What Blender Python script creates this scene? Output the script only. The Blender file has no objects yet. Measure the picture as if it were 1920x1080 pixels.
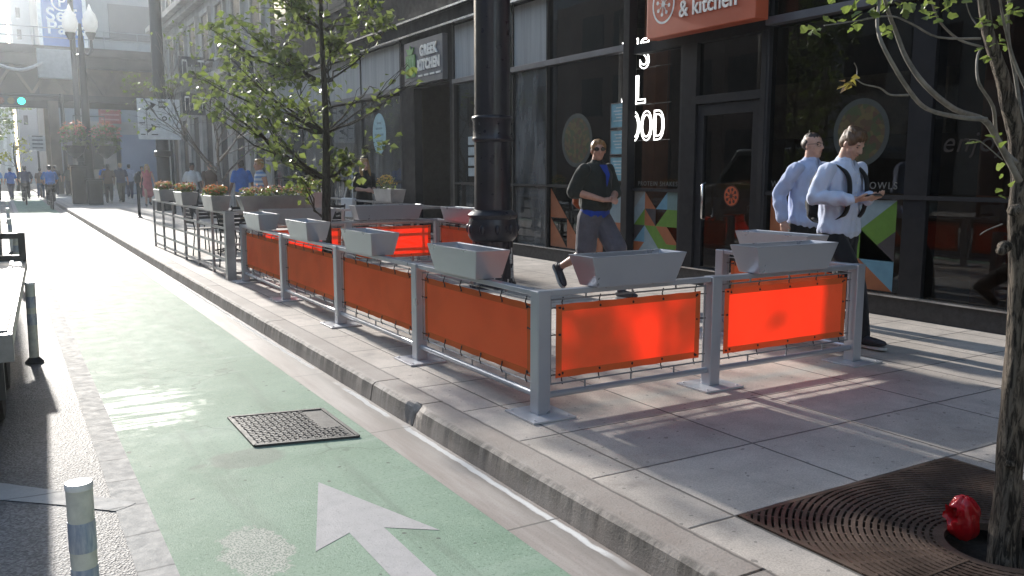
import bpy, bmesh, math, random
from mathutils import Vector, Matrix, noise
sc = bpy.context.scene
COL = sc.collection
R = random.Random(11)
V = Vector
PI = math.pi

# ------------------------------------------------------------------ camera geometry (also used to place far things)
YAW = math.radians(30.62); PITCH = math.radians(7.795); CAMH = 1.55; FPX = 1607.0
def at(px, py, y=None, x=None, z=None):
    """world point seen at photo pixel (px, py) on a plane of constant x, y or z"""
    u, v = (px - 960) / FPX, (540 - py) / FPX
    fwd = V((math.sin(YAW) * math.cos(PITCH), math.cos(YAW) * math.cos(PITCH), -math.sin(PITCH)))
    rgt = V((math.cos(YAW), -math.sin(YAW), 0))
    up = rgt.cross(fwd)
    d = fwd + rgt * u + up * v
    o = V((0, 0, CAMH))
    if y is not None: t = y / d.y
    elif x is not None: t = x / d.x
    else: t = (z - CAMH) / d.z
    return o + d * t

# ------------------------------------------------------------------ mesh builder
class MB:
    def __init__(s): s.v = []; s.f = []; s.m = []
    def add(s, vs, fs, mi=0):
        b = len(s.v); s.v += [tuple(p) for p in vs]
        s.f += [tuple(b + i for i in f) for f in fs]; s.m += [mi] * len(fs); return s
    def box(s, x0, x1, y0, y1, z0, z1, mi=0):
        return s.add([(x0,y0,z0),(x1,y0,z0),(x1,y1,z0),(x0,y1,z0),(x0,y0,z1),(x1,y0,z1),(x1,y1,z1),(x0,y1,z1)],
                     [(3,2,1,0),(4,5,6,7),(0,1,5,4),(1,2,6,5),(2,3,7,6),(3,0,4,7)], mi)
    def obox(s, c, size, rot=None, mi=0):
        hx, hy, hz = size[0]/2, size[1]/2, size[2]/2
        M = rot if rot is not None else Matrix.Identity(3)
        c = V(c)
        vs = [c + M @ V((a*hx, b*hy, d*hz)) for d in (-1,1) for (a,b) in ((-1,-1),(1,-1),(1,1),(-1,1))]
        return s.add(vs, [(3,2,1,0),(4,5,6,7),(0,1,5,4),(1,2,6,5),(2,3,7,6),(3,0,4,7)], mi)
    def bar(s, a, b, w, h=None, mi=0):
        a, b = V(a), V(b); h = w if h is None else h
        d = (b - a); L = d.length; d.normalize()
        up = V((0,0,1)) if abs(d.z) < .95 else V((0,1,0))
        sx = d.cross(up).normalized(); sz = sx.cross(d).normalized()
        M = Matrix((sx, d, sz)).transposed()
        return s.obox((a+b)/2, (w, L, h), M, mi)
    def tube(s, pts, rad, n=8, mi=0, cap=True, ell=None, ref=None):
        """tapered tube through pts; rad float/list; ell = list of (rx, ry) elliptic radii with ref = direction of rx"""
        pts = [V(p) for p in pts]; k = len(pts)
        if not hasattr(rad, '__len__'): rad = [rad]*k
        rings = []; prev = None
        for i, p in enumerate(pts):
            t = (pts[min(i+1,k-1)] - pts[max(i-1,0)])
            if t.length < 1e-9: t = V((0,0,1))
            t.normalize()
            r0 = V(ref) if ref is not None else (prev if prev is not None else (V((1,0,0)) if abs(t.x) < .8 else V((0,1,0))))
            a = r0 - t * r0.dot(t)
            if a.length < 1e-6: a = t.orthogonal()
            a.normalize(); b = t.cross(a).normalized(); prev = a
            ra, rb = ell[i] if ell else (rad[i], rad[i])
            rings.append([p + a*(ra*math.cos(2*PI*j/n)) + b*(rb*math.sin(2*PI*j/n)) for j in range(n)])
        vs = [q for r in rings for q in r]; fs = []
        for i in range(k-1):
            for j in range(n):
                j2 = (j+1) % n
                fs.append((i*n+j, i*n+j2, (i+1)*n+j2, (i+1)*n+j))
        if cap:
            fs.append(tuple(range(n-1,-1,-1))); fs.append(tuple((k-1)*n+j for j in range(n)))
        return s.add(vs, fs, mi)
    def lathe(s, prof, c=(0,0,0), n=24, mi=0):
        cx, cy, cz = c; vs = []; fs = []
        for r, z in prof:
            vs += [(cx + r*math.cos(2*PI*j/n), cy + r*math.sin(2*PI*j/n), cz + z) for j in range(n)]
        for i in range(len(prof)-1):
            for j in range(n):
                j2 = (j+1) % n
                fs.append((i*n+j, i*n+j2, (i+1)*n+j2, (i+1)*n+j))
        fs.append(tuple(range(n-1,-1,-1))); fs.append(tuple((len(prof)-1)*n+j for j in range(n)))
        return s.add(vs, fs, mi)
    def ball(s, c, r, n=10, m=7, rot=None, mi=0):
        c = V(c); r = V((r,r,r)) if not hasattr(r,'__len__') else V(r)
        vs = []; fs = []; Mx = rot if rot is not None else Matrix.Identity(3)
        for i in range(1, m):
            th = PI*i/m
            for j in range(n):
                ph = 2*PI*j/n
                vs.append(c + Mx @ V((r.x*math.sin(th)*math.cos(ph), r.y*math.sin(th)*math.sin(ph), r.z*math.cos(th))))
        vs.append(c + Mx @ V((0,0,r.z))); vs.append(c + Mx @ V((0,0,-r.z)))
        T, B = len(vs)-2, len(vs)-1
        for i in range(m-2):
            for j in range(n):
                j2 = (j+1)%n; fs.append((i*n+j, (i+1)*n+j, (i+1)*n+j2, i*n+j2))
        for j in range(n):
            j2 = (j+1)%n; fs.append((T, j, j2)); fs.append((B, (m-2)*n+j2, (m-2)*n+j))
        return s.add(vs, fs, mi)
    def prism(s, poly, z0, z1, mi=0, to=None):
        """extrude a 2-D polygon; to maps (u, v, w) -> world, default (x, y, z)"""
        to = to or (lambda u, v, w: (u, v, w)); n = len(poly)
        vs = [to(u, v, z0) for u, v in poly] + [to(u, v, z1) for u, v in poly]
        fs = [tuple(range(n-1,-1,-1)), tuple(range(n, 2*n))] + [(i, (i+1)%n, n+(i+1)%n, n+i) for i in range(n)]
        return s.add(vs, fs, mi)
    def build(s, name, mats, parent=None, smooth=False, bevel=0, seg=2, angle=None):
        me = bpy.data.meshes.new(name); me.from_pydata(s.v, [], s.f); me.update()
        mats = mats if isinstance(mats, (list, tuple)) else [mats]
        for m in mats: me.materials.append(m)
        if len(mats) > 1: me.polygons.foreach_set('material_index', s.m)
        if smooth: me.polygons.foreach_set('use_smooth', [True]*len(me.polygons))
        o = bpy.data.objects.new(name, me); COL.objects.link(o)
        if smooth and angle:
            try: me.set_sharp_from_angle(angle=math.radians(angle))
            except Exception: pass
        if parent is not None: adopt(o, parent)
        if bevel:
            b = o.modifiers.new('Bevel', 'BEVEL'); b.width = bevel; b.segments = seg; b.limit_method = 'ANGLE'; b.angle_limit = math.radians(40)
            b.harden_normals = False
        return o

def mw(p):
    m = p.matrix_basis.copy()
    return mw(p.parent) @ p.matrix_parent_inverse @ m if p.parent else m
def adopt(o, p):
    """parent o to p keeping o where its own coordinates put it"""
    o.parent = p; o.matrix_parent_inverse = mw(p).inverted()
def root(name, loc=(0,0,0), rz=0):
    o = bpy.data.objects.new(name, None); COL.objects.link(o)
    o.location = loc; o.rotation_euler = (0,0,rz); o.empty_display_size = .2
    return o
def tag(o, label=None, cat=None, group=None, kind=None):
    if label: o['label'] = label
    if cat: o['category'] = cat
    if group: o['group'] = group
    if kind: o['kind'] = kind
    return o
def kids(o): return [c for c in COL.objects if c.parent == o]
def copy_tree(o, parent=None, chmap=None):
    c = o.copy(); COL.objects.link(c)
    if parent is not None: c.parent = parent
    for ch in kids(o): copy_tree(ch, c)
    return c

# ------------------------------------------------------------------ materials
def newmat(name):
    m = bpy.data.materials.new(name); m.use_nodes = True
    nt = m.node_tree; nt.nodes.clear()
    out = nt.nodes.new('ShaderNodeOutputMaterial')
    return m, nt, out
class NT:
    """short-hand for building node graphs"""
    def __init__(s, nt): s.nt = nt
    def n(s, t, **kw):
        nd = s.nt.nodes.new('ShaderNode' + t)
        for k, v in kw.items():
            if k in nd.inputs: s.set(nd.inputs[k], v)
            else: setattr(nd, k, v)
        return nd
    def set(s, inp, v):
        if isinstance(v, bpy.types.NodeSocket): s.nt.links.new(v, inp)
        elif isinstance(v, bpy.types.Node): s.nt.links.new(v.outputs[0], inp)
        else:
            if hasattr(inp.default_value, '__len__') and not hasattr(v, '__len__'): v = [v]*len(inp.default_value)
            if hasattr(inp.default_value, '__len__') and len(inp.default_value) == 4 and len(v) == 3: v = (*v, 1)
            inp.default_value = v
    def math(s, op, a, b=0.0, c=None, clamp=False):
        nd = s.nt.nodes.new('ShaderNodeMath'); nd.operation = op; nd.use_clamp = clamp
        s.set(nd.inputs[0], a); s.set(nd.inputs[1], b)
        if c is not None: s.set(nd.inputs[2], c)
        return nd.outputs[0]
    def mix(s, f, a, b, mode='MIX'):
        nd = s.nt.nodes.new('ShaderNodeMix'); nd.data_type = 'RGBA'; nd.blend_type = mode
        s.set(nd.inputs[0], f); s.set(nd.inputs[6], a); s.set(nd.inputs[7], b)
        return nd.outputs[2]
    def ramp(s, f, lo, hi, a=0.0, b=1.0):
        nd = s.nt.nodes.new('ShaderNodeMapRange'); nd.interpolation_type = 'SMOOTHSTEP'
        s.set(nd.inputs[0], f)
        for i, v in zip((1,2,3,4), (lo,hi,a,b)): s.set(nd.inputs[i], v)
        return nd.outputs[0]
    def pos(s):
        return s.n('TexCoord').outputs['Object']
    def noise(s, scale, detail=4, rough=.55, vec=None, dist=0.0):
        nd = s.nt.nodes.new('ShaderNodeTexNoise')
        s.set(nd.inputs['Vector'], vec if vec is not None else s.pos())
        nd.inputs['Scale'].default_value = scale; nd.inputs['Detail'].default_value = detail
        nd.inputs['Roughness'].default_value = rough; nd.inputs['Distortion'].default_value = dist
        return nd.outputs[0]
    def stretch(s, sx, sy, sz):
        nd = s.nt.nodes.new('ShaderNodeMapping'); s.set(nd.inputs['Vector'], s.pos()); nd.inputs['Scale'].default_value = (sx, sy, sz)
        return nd.outputs[0]
    def xyz(s):
        nd = s.nt.nodes.new('ShaderNodeSeparateXYZ'); s.set(nd.inputs[0], s.pos()); return nd.outputs
    def bump(s, h, strength=.3, dist=.01):
        nd = s.nt.nodes.new('ShaderNodeBump'); s.set(nd.inputs['Height'], h)
        nd.inputs['Strength'].default_value = strength; nd.inputs['Distance'].default_value = dist
        return nd.outputs[0]
    def bsdf(s, out, col, rough=.6, metal=0.0, normal=None, spec=.5, **kw):
        b = s.n('BsdfPrincipled'); s.set(b.inputs['Base Color'], col); s.set(b.inputs['Roughness'], rough)
        s.set(b.inputs['Metallic'], metal); s.set(b.inputs['Specular IOR Level'], spec)
        if normal is not None: s.set(b.inputs['Normal'], normal)
        for k, v in kw.items(): s.set(b.inputs[k.replace('_', ' ')], v)
        if out is not None: s.nt.links.new(b.outputs[0], out.inputs[0])
        return b

def M(name, col, rough=.6, metal=0.0, var=.12, scale=6, bump=0.0, bscale=60, spec=.5, fine=.0, bdist=.004, stretch=None):
    """painted / plain surface with slow colour drift, fine grain and bump"""
    m, nt, out = newmat(name); k = NT(nt)
    vec = k.stretch(*stretch) if stretch else k.pos()
    n1 = k.noise(scale, 5, .6, vec)
    f = k.ramp(n1, .3, .7, 1-var, 1+var)
    if fine:
        f = k.math('MULTIPLY', f, k.ramp(k.noise(scale*25, 2, .5, vec), .25, .75, 1-fine, 1+fine))
    c = k.mix(1.0, (*col, 1), f, 'MULTIPLY')
    nd = k.n('CombineColor'); 
    for i in range(3): k.set(nd.inputs[i], f)
    c = k.mix(1.0, (*col, 1), nd.outputs[0], 'MULTIPLY')
    r = k.ramp(k.noise(scale*2.3, 3), .3, .7, max(.02, rough*.85), min(1, rough*1.15))
    nrm = k.bump(k.noise(bscale, 4, .6, vec), bump, bdist) if bump else None
    k.bsdf(out, c, r, metal, nrm, spec)
    return m

def emit(name, col, strength):
    m, nt, out = newmat(name); k = NT(nt)
    e = k.n('Emission'); e.inputs[0].default_value = (*col, 1); e.inputs[1].default_value = strength
    nt.links.new(e.outputs[0], out.inputs[0]); return m

def text_mesh(txt, size, depth=.01, align='CENTER', outline=0.0, space=1.0, shear=0.0, bold=0.0):
    """lettering as (verts, faces) lying in the XY plane, extruded along Z"""
    cu = bpy.data.curves.new('lettering', 'FONT'); cu.body = txt; cu.size = size; cu.align_x = align
    cu.space_character = space; cu.shear = shear; cu.resolution_u = 6; cu.offset = bold
    if outline:
        cu.fill_mode = 'NONE'; cu.bevel_depth = outline; cu.bevel_resolution = 2
    else: cu.extrude = depth
    o = bpy.data.objects.new('lettering', cu); COL.objects.link(o)
    dg = bpy.context.evaluated_depsgraph_get(); dg.update()
    me = bpy.data.meshes.new_from_object(o.evaluated_get(dg))
    vs = [v.co.copy() for v in me.vertices]; fs = [tuple(p.vertices) for p in me.polygons]
    bpy.data.objects.remove(o); bpy.data.curves.remove(cu); bpy.data.meshes.remove(me)
    return vs, fs
def on_facade(x):
    """map lettering plane (u right as seen from the street, v up, w towards the street) at (y, z) offset onto plane x"""
    def f(vs, y, z, sy=1.0): return [(x - p.z, y - p.x*sy, z + p.y) for p in vs]
    return f

def baked(name, mb, mats, parent, voxel, smooth_it=4, fold=0.0, fscale=6.0, fstretch=(1,1,1), adapt=0.0):
    """fuse the pieces in mb into one continuous surface (voxel remesh + smoothing), with soft cloth folds"""
    me = bpy.data.meshes.new(name); me.from_pydata(mb.v, [], mb.f); me.update()
    o = bpy.data.objects.new(name, me); COL.objects.link(o)
    r = o.modifiers.new('Remesh', 'REMESH'); r.mode = 'VOXEL'; r.voxel_size = voxel; r.adaptivity = adapt
    s = o.modifiers.new('Smooth', 'SMOOTH'); s.iterations = smooth_it; s.factor = .5
    dg = bpy.context.evaluated_depsgraph_get(); dg.update()
    m2 = bpy.data.meshes.new_from_object(o.evaluated_get(dg)); m2.name = name
    bpy.data.objects.remove(o); bpy.data.meshes.remove(me)
    if fold:
        nrm = [v.normal.copy() for v in m2.vertices]
        for v, n in zip(m2.vertices, nrm):
            p = V((v.co.x*fstretch[0], v.co.y*fstretch[1], v.co.z*fstretch[2])) * fscale
            a = noise.noise(p) ; b = noise.noise(p*2.3 + V((7,3,1)))
            v.co += n * fold * (1 - 2*abs(a) + .5*b)
    m2.polygons.foreach_set('use_smooth', [True]*len(m2.polygons))
    m2.materials.clear()
    for m in (mats if isinstance(mats, (list, tuple)) else [mats]): m2.materials.append(m)
    o = bpy.data.objects.new(name, m2); COL.objects.link(o)
    if parent is not None: adopt(o, parent)
    return o
# ================================================================== camera, light, air
cam_d = bpy.data.cameras.new('camera'); cam = bpy.data.objects.new('camera', cam_d); COL.objects.link(cam)
cam.location = (0, 0, CAMH); cam.rotation_euler = (PI/2 - PITCH, 0, -YAW)
cam_d.sensor_width = 36; cam_d.lens = FPX/1920*36; cam_d.clip_end = 3000; cam_d.clip_start = .05
sc.camera = cam
SUN_EL = math.radians(21); SUN_AZ = math.radians(-1.5)      # azimuth from +Y towards +X
w = bpy.data.worlds.new('World'); sc.world = w; w.use_nodes = True
wn = w.node_tree; bg = wn.nodes['Background']
sky = wn.nodes.new('ShaderNodeTexSky'); sky.sky_type = 'NISHITA'; sky.sun_disc = False
sky.sun_elevation = SUN_EL; sky.sun_rotation = SUN_AZ; sky.air_density = 1.3; sky.dust_density = 1.2; sky.altitude = 180
wn.links.new(sky.outputs[0], bg.inputs[0]); bg.inputs[1].default_value = .15
sd = bpy.data.lights.new('sun', 'SUN'); sd.energy = 3.6; sd.angle = math.radians(1.2); sd.color = (1.0, .95, .88)
so = bpy.data.objects.new('sun', sd); COL.objects.link(so)
to_sun = V((math.sin(SUN_AZ)*math.cos(SUN_EL), math.cos(SUN_AZ)*math.cos(SUN_EL), math.sin(SUN_EL)))
so.rotation_euler = (-to_sun).to_track_quat('-Z', 'Y').to_euler(); so.location = (0, 40, 60)
sc.view_settings.view_transform = 'Standard'; sc.view_settings.look = 'None'; sc.view_settings.gamma = 1
sc.view_settings.exposure = 1.05
sc.cycles.max_bounces = 8; sc.cycles.transparent_max_bounces = 16; sc.cycles.volume_bounces = 0
sc.cycles.sample_clamp_indirect = 6.0; sc.cycles.caustics_reflective = False; sc.cycles.caustics_refractive = False

SW = .13      # pavement height

# ================================================================== ground materials
def mat_asphalt():
    m, nt, out = newmat('asphalt'); k = NT(nt)
    vo = k.n('TexVoronoi', feature='F1'); k.set(vo.inputs['Vector'], k.pos()); vo.inputs['Scale'].default_value = 95
    big = k.noise(.9, 5, .6)
    grain = k.ramp(vo.outputs['Color'], 0, 1, .6, 1.5)
    g2 = k.math('MULTIPLY', grain, k.ramp(big, .3, .7, .75, 1.3))
    nd = k.n('CombineColor')
    for i in range(3): k.set(nd.inputs[i], g2)
    c = k.mix(1.0, (.15, .147, .145, 1), nd.outputs[0], 'MULTIPLY')
    sp = k.ramp(k.noise(160, 1), .66, .72)
    c = k.mix(k.math('MULTIPLY', sp, .6), c, (.42, .40, .37, 1))
    nrm = k.bump(vo.outputs['Distance'], .7, .006)
    k.bsdf(out, c, .64, 0, nrm, .4); return m
def mat_lane():
    m, nt, out = newmat('green_paint'); k = NT(nt)
    x, y, z = k.xyz()[0:3]
    big = k.noise(1.1, 5, .6); mid = k.noise(6, 5, .65); fine = k.noise(70, 3, .6)
    c = k.mix(k.ramp(big, .3, .7), (.165, .255, .18, 1), (.24, .335, .255, 1))
    c = k.mix(k.ramp(mid, .42, .75, 0, .55), c, (.27, .36, .27, 1))
    c = k.mix(k.ramp(fine, .50, .72, 0, .6), c, (.07, .13, .085, 1)); c = k.mix(k.ramp(k.noise(48, 2, .6), .60, .72, 0, .5), c, (.34, .42, .35, 1))
    # tracks worn across the lane
    st = k.noise(1, 4, .6, k.stretch(.35, 3.0, 1), .6)
    c = k.mix(k.ramp(st, .56, .75, 0, .45), c, (.33, .40, .34, 1))
    vc = k.n('TexVoronoi', feature='DISTANCE_TO_EDGE'); k.set(vc.inputs['Vector'], k.n('VectorMath', operation='ADD').outputs[0]); vc.inputs['Scale'].default_value = .55
    va = [q for q in nt.nodes if q.type == 'VECT_MATH'][-1]; k.set(va.inputs[0], k.pos()); nz = k.n('TexNoise'); k.set(nz.inputs['Vector'], k.pos()); nz.inputs['Scale'].default_value = 1.6; nz.inputs['Detail'].default_value = 3; k.set(va.inputs[1], nz.outputs['Color'])
    c = k.mix(k.math('MULTIPLY', k.ramp(vc.outputs['Distance'], .001, .006, .45, 0), k.ramp(k.noise(.8, 2), .45, .55)), c, (.06, .08, .06, 1))
    for tx in (.86, 1.42): c = k.mix(k.math('MULTIPLY', k.ramp(k.math('ABSOLUTE', k.math('SUBTRACT', k.math('ADD', x, k.math('MULTIPLY', k.noise(.5, 2), .2)), tx+.1)), .03, .12, .32, 0), k.ramp(k.noise(1, 4, .7, k.stretch(12, .8, 1)), .4, .65)), c, (.10, .13, .10, 1))
    # dark blots and drips
    bl = k.noise(3.1, 2, .5); c = k.mix(k.ramp(bl, .68, .76, 0, .55), c, (.09, .10, .09, 1))
    dots = k.noise(17, 1, .4); c = k.mix(k.ramp(dots, .745, .77, 0, .8), c, (.06, .07, .06, 1))
    # two bare patches where the paint has gone
    def patch(px, py, rx, ry, dist=.35):
        dx = k.math('DIVIDE', k.math('SUBTRACT', x, px), rx); dy = k.math('DIVIDE', k.math('SUBTRACT', y, py), ry)
        d = k.math('ADD', k.math('MULTIPLY', dx, dx), k.math('MULTIPLY', dy, dy))
        return k.math('ADD', d, k.math('MULTIPLY', k.math('SUBTRACT', k.noise(9, 4, .7), .5), dist*4))
    p1 = k.ramp(patch(.80, 3.42, .14, .25, .8), .75, 1.15, .8, 0)
    agg = k.mix(k.ramp(k.noise(120, 1), .4, .6), (.17, .20, .17, 1), (.47, .46, .42, 1))
    c = k.mix(p1, c, agg)
    p2 = k.ramp(patch(1.05, 4.05+.55, .2, .16), .7, 1.3, .5, 0)
    c = k.mix(p2, c, (.13, .13, .115, 1))
    p3 = k.math('MULTIPLY', k.ramp(patch(.62, 6.0, .46, .6, .9), .3, 1.2, 1.0, 0), k.ramp(k.noise(1, 4, .6, k.stretch(1.2, 11, 1), .4), .42, .56))       # damp streaks by the line
    r = k.math('ADD', .72, k.math('MULTIPLY', k.math('SUBTRACT', mid, .5), .25))
    r = k.math('SUBTRACT', r, k.math('MULTIPLY', p3, .30))
    nrm = k.bump(k.noise(130, 3, .6), .45, .004)
    k.bsdf(out, c, r, 0, nrm, .2); return m
def mat_line(col, wear=.4, crack=.6):
    m, nt, out = newmat('road_paint'); k = NT(nt)
    n = k.noise(14, 5, .7); f = k.noise(110, 2)
    c = k.mix(k.ramp(n, .35, .75, 0, wear), (*col, 1), (.27, .27, .26, 1))
    c = k.mix(k.ramp(f, .6, .75, 0, .5), c, (.16, .16, .155, 1))
    x, y, z = k.xyz()[0:3]
    cr = k.math('ABSOLUTE', k.math('SUBTRACT', k.math('FRACT', k.math('DIVIDE', k.math('ADD', y, k.math('MULTIPLY', k.noise(2.0), .12)), .37)), .5))
    c = k.mix(k.ramp(cr, .008, .03, crack, 0), c, (.12, .12, .115, 1))
    k.bsdf(out, c, k.ramp(n, .3, .7, .7, .85), 0, k.bump(f, .35, .003), .2); return m
def mat_pave():
    m, nt, out = newmat('paving_concrete'); k = NT(nt)
    x, y, z = k.xyz()[0:3]
    wob = k.math('MULTIPLY', k.math('SUBTRACT', k.noise(7, 3), .5), .012)
    def joint(c, off, per):
        f = k.math('FRACT', k.math('ADD', k.math('DIVIDE', k.math('SUBTRACT', k.math('ADD', c, wob), off), per), 100.5))
        return k.math('MULTIPLY', k.math('ABSOLUTE', k.math('SUBTRACT', f, .5)), per)
    jx = joint(x, 2.525, .781); jy = joint(y, 2.45, .653)
    j = k.math('MINIMUM', jx, jy)
    big = k.noise(.7, 5, .6); mid = k.noise(5, 5, .65); fine = k.noise(140, 3, .6)
    # every slab a slightly different batch
    cell = k.n('TexWhiteNoise', noise_dimensions='2D')
    cv = k.n('CombineXYZ')
    k.set(cv.inputs[0], k.math('FLOOR', k.math('DIVIDE', k.math('SUBTRACT', x, 2.525), .781)))
    k.set(cv.inputs[1], k.math('FLOOR', k.math('DIVIDE', k.math('SUBTRACT', y, 2.45), .653)))
    k.set(cell.inputs['Vector'], cv.outputs[0])
    f = k.math('MULTIPLY', k.ramp(big, .3, .7, .86, 1.1), k.ramp(cell.outputs['Value'], 0, 1, .92, 1.07))
    f = k.math('MULTIPLY', f, k.ramp(mid, .3, .7, .88, 1.1)); f = k.math('MULTIPLY', f, k.ramp(fine, .3, .7, .82, 1.16))
    nd = k.n('CombineColor')
    for i in range(3): k.set(nd.inputs[i], f)
    c = k.mix(1.0, (.45, .405, .36, 1), nd.outputs[0], 'MULTIPLY')
    sp = k.noise(23, 1, .4); c = k.mix(k.ramp(sp, .70, .74, 0, .6), c, (.10, .095, .09, 1))      # gum and drips
    st = k.noise(2.3, 4, .7); c = k.mix(k.ramp(st, .58, .75, 0, .5), c, (.17, .155, .145, 1))
    c = k.mix(k.ramp(j, .004, .010, .85, 0), c, (.07, .065, .06, 1))
    h = k.math('ADD', k.math('MULTIPLY', fine, .25), k.ramp(j, .003, .012, 0, 1))
    k.bsdf(out, c, .72, 0, k.bump(h, .5, .005), .4); return m
def mat_kerb():
    m, nt, out = newmat('kerb_concrete'); k = NT(nt)
    x, y, z = k.xyz()[0:3]
    fine = k.noise(90, 4, .65); big = k.noise(1.4, 5, .65); str_ = k.noise(1, 5, .7, k.stretch(6, 14, 1.2))
    c = k.mix(k.ramp(big, .3, .7), (.25, .215, .19, 1), (.36, .325, .295, 1))
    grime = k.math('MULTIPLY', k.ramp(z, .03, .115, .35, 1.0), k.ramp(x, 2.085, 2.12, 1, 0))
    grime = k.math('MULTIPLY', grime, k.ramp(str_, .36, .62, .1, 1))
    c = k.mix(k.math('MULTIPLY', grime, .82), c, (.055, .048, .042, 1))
    c = k.mix(k.ramp(fine, .5, .75, 0, .4), c, (.12, .10, .09, 1))
    seam = k.math('ABSOLUTE', k.math('SUBTRACT', k.math('ADD', x, k.math('MULTIPLY', k.noise(11, 4), .02)), 2.268))
    c = k.mix(k.ramp(seam, .003, .010, .7, 0), c, (.07, .065, .06, 1))
    k.bsdf(out, c, .75, 0, k.bump(fine, .5, .006), .4); return m
def mat_gutter():
    m, nt, out = newmat('gutter_concrete'); k = NT(nt)
    x, y, z = k.xyz()[0:3]
    fine = k.noise(100, 4, .65); big = k.noise(1.5, 5, .65); run = k.noise(1, 5, .6, k.stretch(9, .8, 1))
    c = k.mix(k.ramp(run, .3, .7), (.21, .175, .155, 1), (.35, .315, .29, 1))
    c = k.mix(k.ramp(fine, .5, .75, 0, .4), c, (.12, .10, .09, 1))
    edge = k.math('ADD', x, k.math('MULTIPLY', k.math('SUBTRACT', k.noise(3, 4), .5), .06))
    dirt = k.math('MULTIPLY', k.ramp(edge, 1.90, 2.0, 0, 1), k.ramp(edge, 2.0, 2.035, 1, .2))
    c = k.mix(k.math('MULTIPLY', dirt, .45), c, (.08, .07, .06, 1))
    # wet glint along the kerb foot, painted into the colour: a pale, smooth thread, broken here and there
    th = k.math('ABSOLUTE', k.math('SUBTRACT', edge, 2.018))
    br = k.ramp(k.noise(1, 3, .6, k.stretch(.1, .9, 1)), .40, .50)
    t = k.math('MULTIPLY', k.ramp(th, .009, .022, 1, 0), br)
    c = k.mix(t, c, (.76, .75, .73, 1))
    j = k.math('ABSOLUTE', k.math('SUBTRACT', k.math('FRACT', k.math('DIVIDE', k.math('SUBTRACT', y, 4.68), 1.62)), .5))
    j = k.math('SUBTRACT', .5, j)
    c = k.mix(k.ramp(j, .002, .006, .8, 0), c, (.06, .055, .05, 1))
    r = k.math('SUBTRACT', .66, k.math('MULTIPLY', t, .5))
    k.bsdf(out, c, r, 0, k.bump(fine, .25, .004), .7); return m

m_asph = mat_asphalt(); m_lane = mat_lane(); m_line = mat_line((.40, .39, .37)); m_arrow = mat_line((.42, .41, .41), .3, .0)
m_pave = mat_pave(); m_kerb = mat_kerb(); m_gut = mat_gutter()
m_iron = M('cast_iron', (.06, .06, .06), .6, .3, .25, 8, .4, 90)
m_dirt = M('soil', (.035, .026, .02), .95, 0, .3, 20, .8, 60)

def sheet(name, x0, x1, y0, y1, z, m, n=1):
    b = MB()
    for i in range(n):
        a, c = y0 + (y1-y0)*i/n, y0 + (y1-y0)*(i+1)/n
        b.add([(x0,a,z),(x1,a,z),(x1,c,z),(x0,c,z)], [(0,1,2,3)])
    return tag(b.build(name, m), kind='structure')
sheet('ground', -500, 500, -120, 600, -.03, M('far_ground', (.16, .155, .15), .8, 0, .2, .05))
sheet('road', -9.5, 2.06, -12, 400, 0, m_asph)
sheet('bike_lane', .49, 1.79, -12, 75, .0015, m_lane)
sheet('lane_line', .35, .49, -12, 75, .003, m_line)
sheet('gutter', 1.79, 2.06, -12, 140, .002, m_gut)
b = MB(); b.add([(q.x, q.y, .0045) for q in (at(x, y, z=.0045) for x, y in ((-60,893),(0,905),(110,920),(180,930),(256,942),(240,950),(215,958),(170,953),(110,946),(0,937),(-60,927)))], [(10,9,8,7,6,5,4,3,2,1,0)])
tag(b.build('lane_marking', mat_line((.46, .45, .43), .2)), kind='structure')
b = MB(); b.add([(1.266,4.045,.003),(1.007,3.282,.003),(1.189,3.386,.003),(1.185,1.9,.003),(1.345,1.9,.003),(1.339,3.362,.003),(1.537,3.212,.003)], [(0,1,2,5,6),(2,3,4,5)])
tag(b.build('lane_arrow_marking', m_arrow), kind='structure')

# kerb: cast lengths with worn, uneven arrises and open joints
b = MB(); joints = [-12, -6, -2.9, .3, 2.05, 4.68, 5.36, 8.1, 11, 14, 17, 20, 24, 28, 33, 39, 46, 54, 64, 76, 90, 110, 140]
def kerb_bend(y): return 0.0
for a, c in zip(joints[:-1], joints[1:]):
    L = c - a; n = max(3, int(L/(.06 if a < 12 else .5)))
    rings = []
    for i in range(n+1):
        y = a + .008 + (L - .016)*i/n
        e = min(i, n-i)
        dx = .006*noise.noise(V((y*3.1, 0, 0))) + .003*noise.noise(V((y*14, 5, 0)))
        chip = .0
        if abs(a - 4.68) < .01 and i < 2: chip = .035*(1 - i/2)
        if abs(c - 4.68) < .01 and n-i < 2: chip = .03*(1 - (n-i)/2)
        if a < .31: dx += .012*max(0, noise.noise(V((y*9, 2, 2))))
        rings.append([(2.052+dx*.5, y, -.02), (2.066+dx+chip*.6, y, .075), (2.074+dx+chip, y, .112-chip*.5), (2.092+dx+chip, y, .126-chip*.3), (2.115+chip*.5, y, .1305), (2.272, y, .1305), (2.272, y, -.02)])
    vs = [p for r in rings for p in r]; fs = []
    for i in range(n):
        for j in range(6): fs.append((i*7+j, (i+1)*7+j, (i+1)*7+j+1, i*7+j+1))
    fs.append(tuple(range(7))); fs.append(tuple(n*7+j for j in range(6,-1,-1)))
    b.add(vs, fs)
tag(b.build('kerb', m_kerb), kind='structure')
# pavement, left open for the tree pit
b = MB(); X0, X1 = 2.272, 7.62; gx0, gx1, gy0, gy1 = 2.53, 3.975, .99, 2.452
for (x0,x1,y0,y1) in ((X0,X1,gy1,140),(X0,X1,-12,gy0),(X0,gx0,gy0,gy1),(gx1,X1,gy0,gy1)):
    b.box(x0,x1,y0,y1,.0,SW)
tag(b.build('pavement', m_pave), kind='structure')
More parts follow.
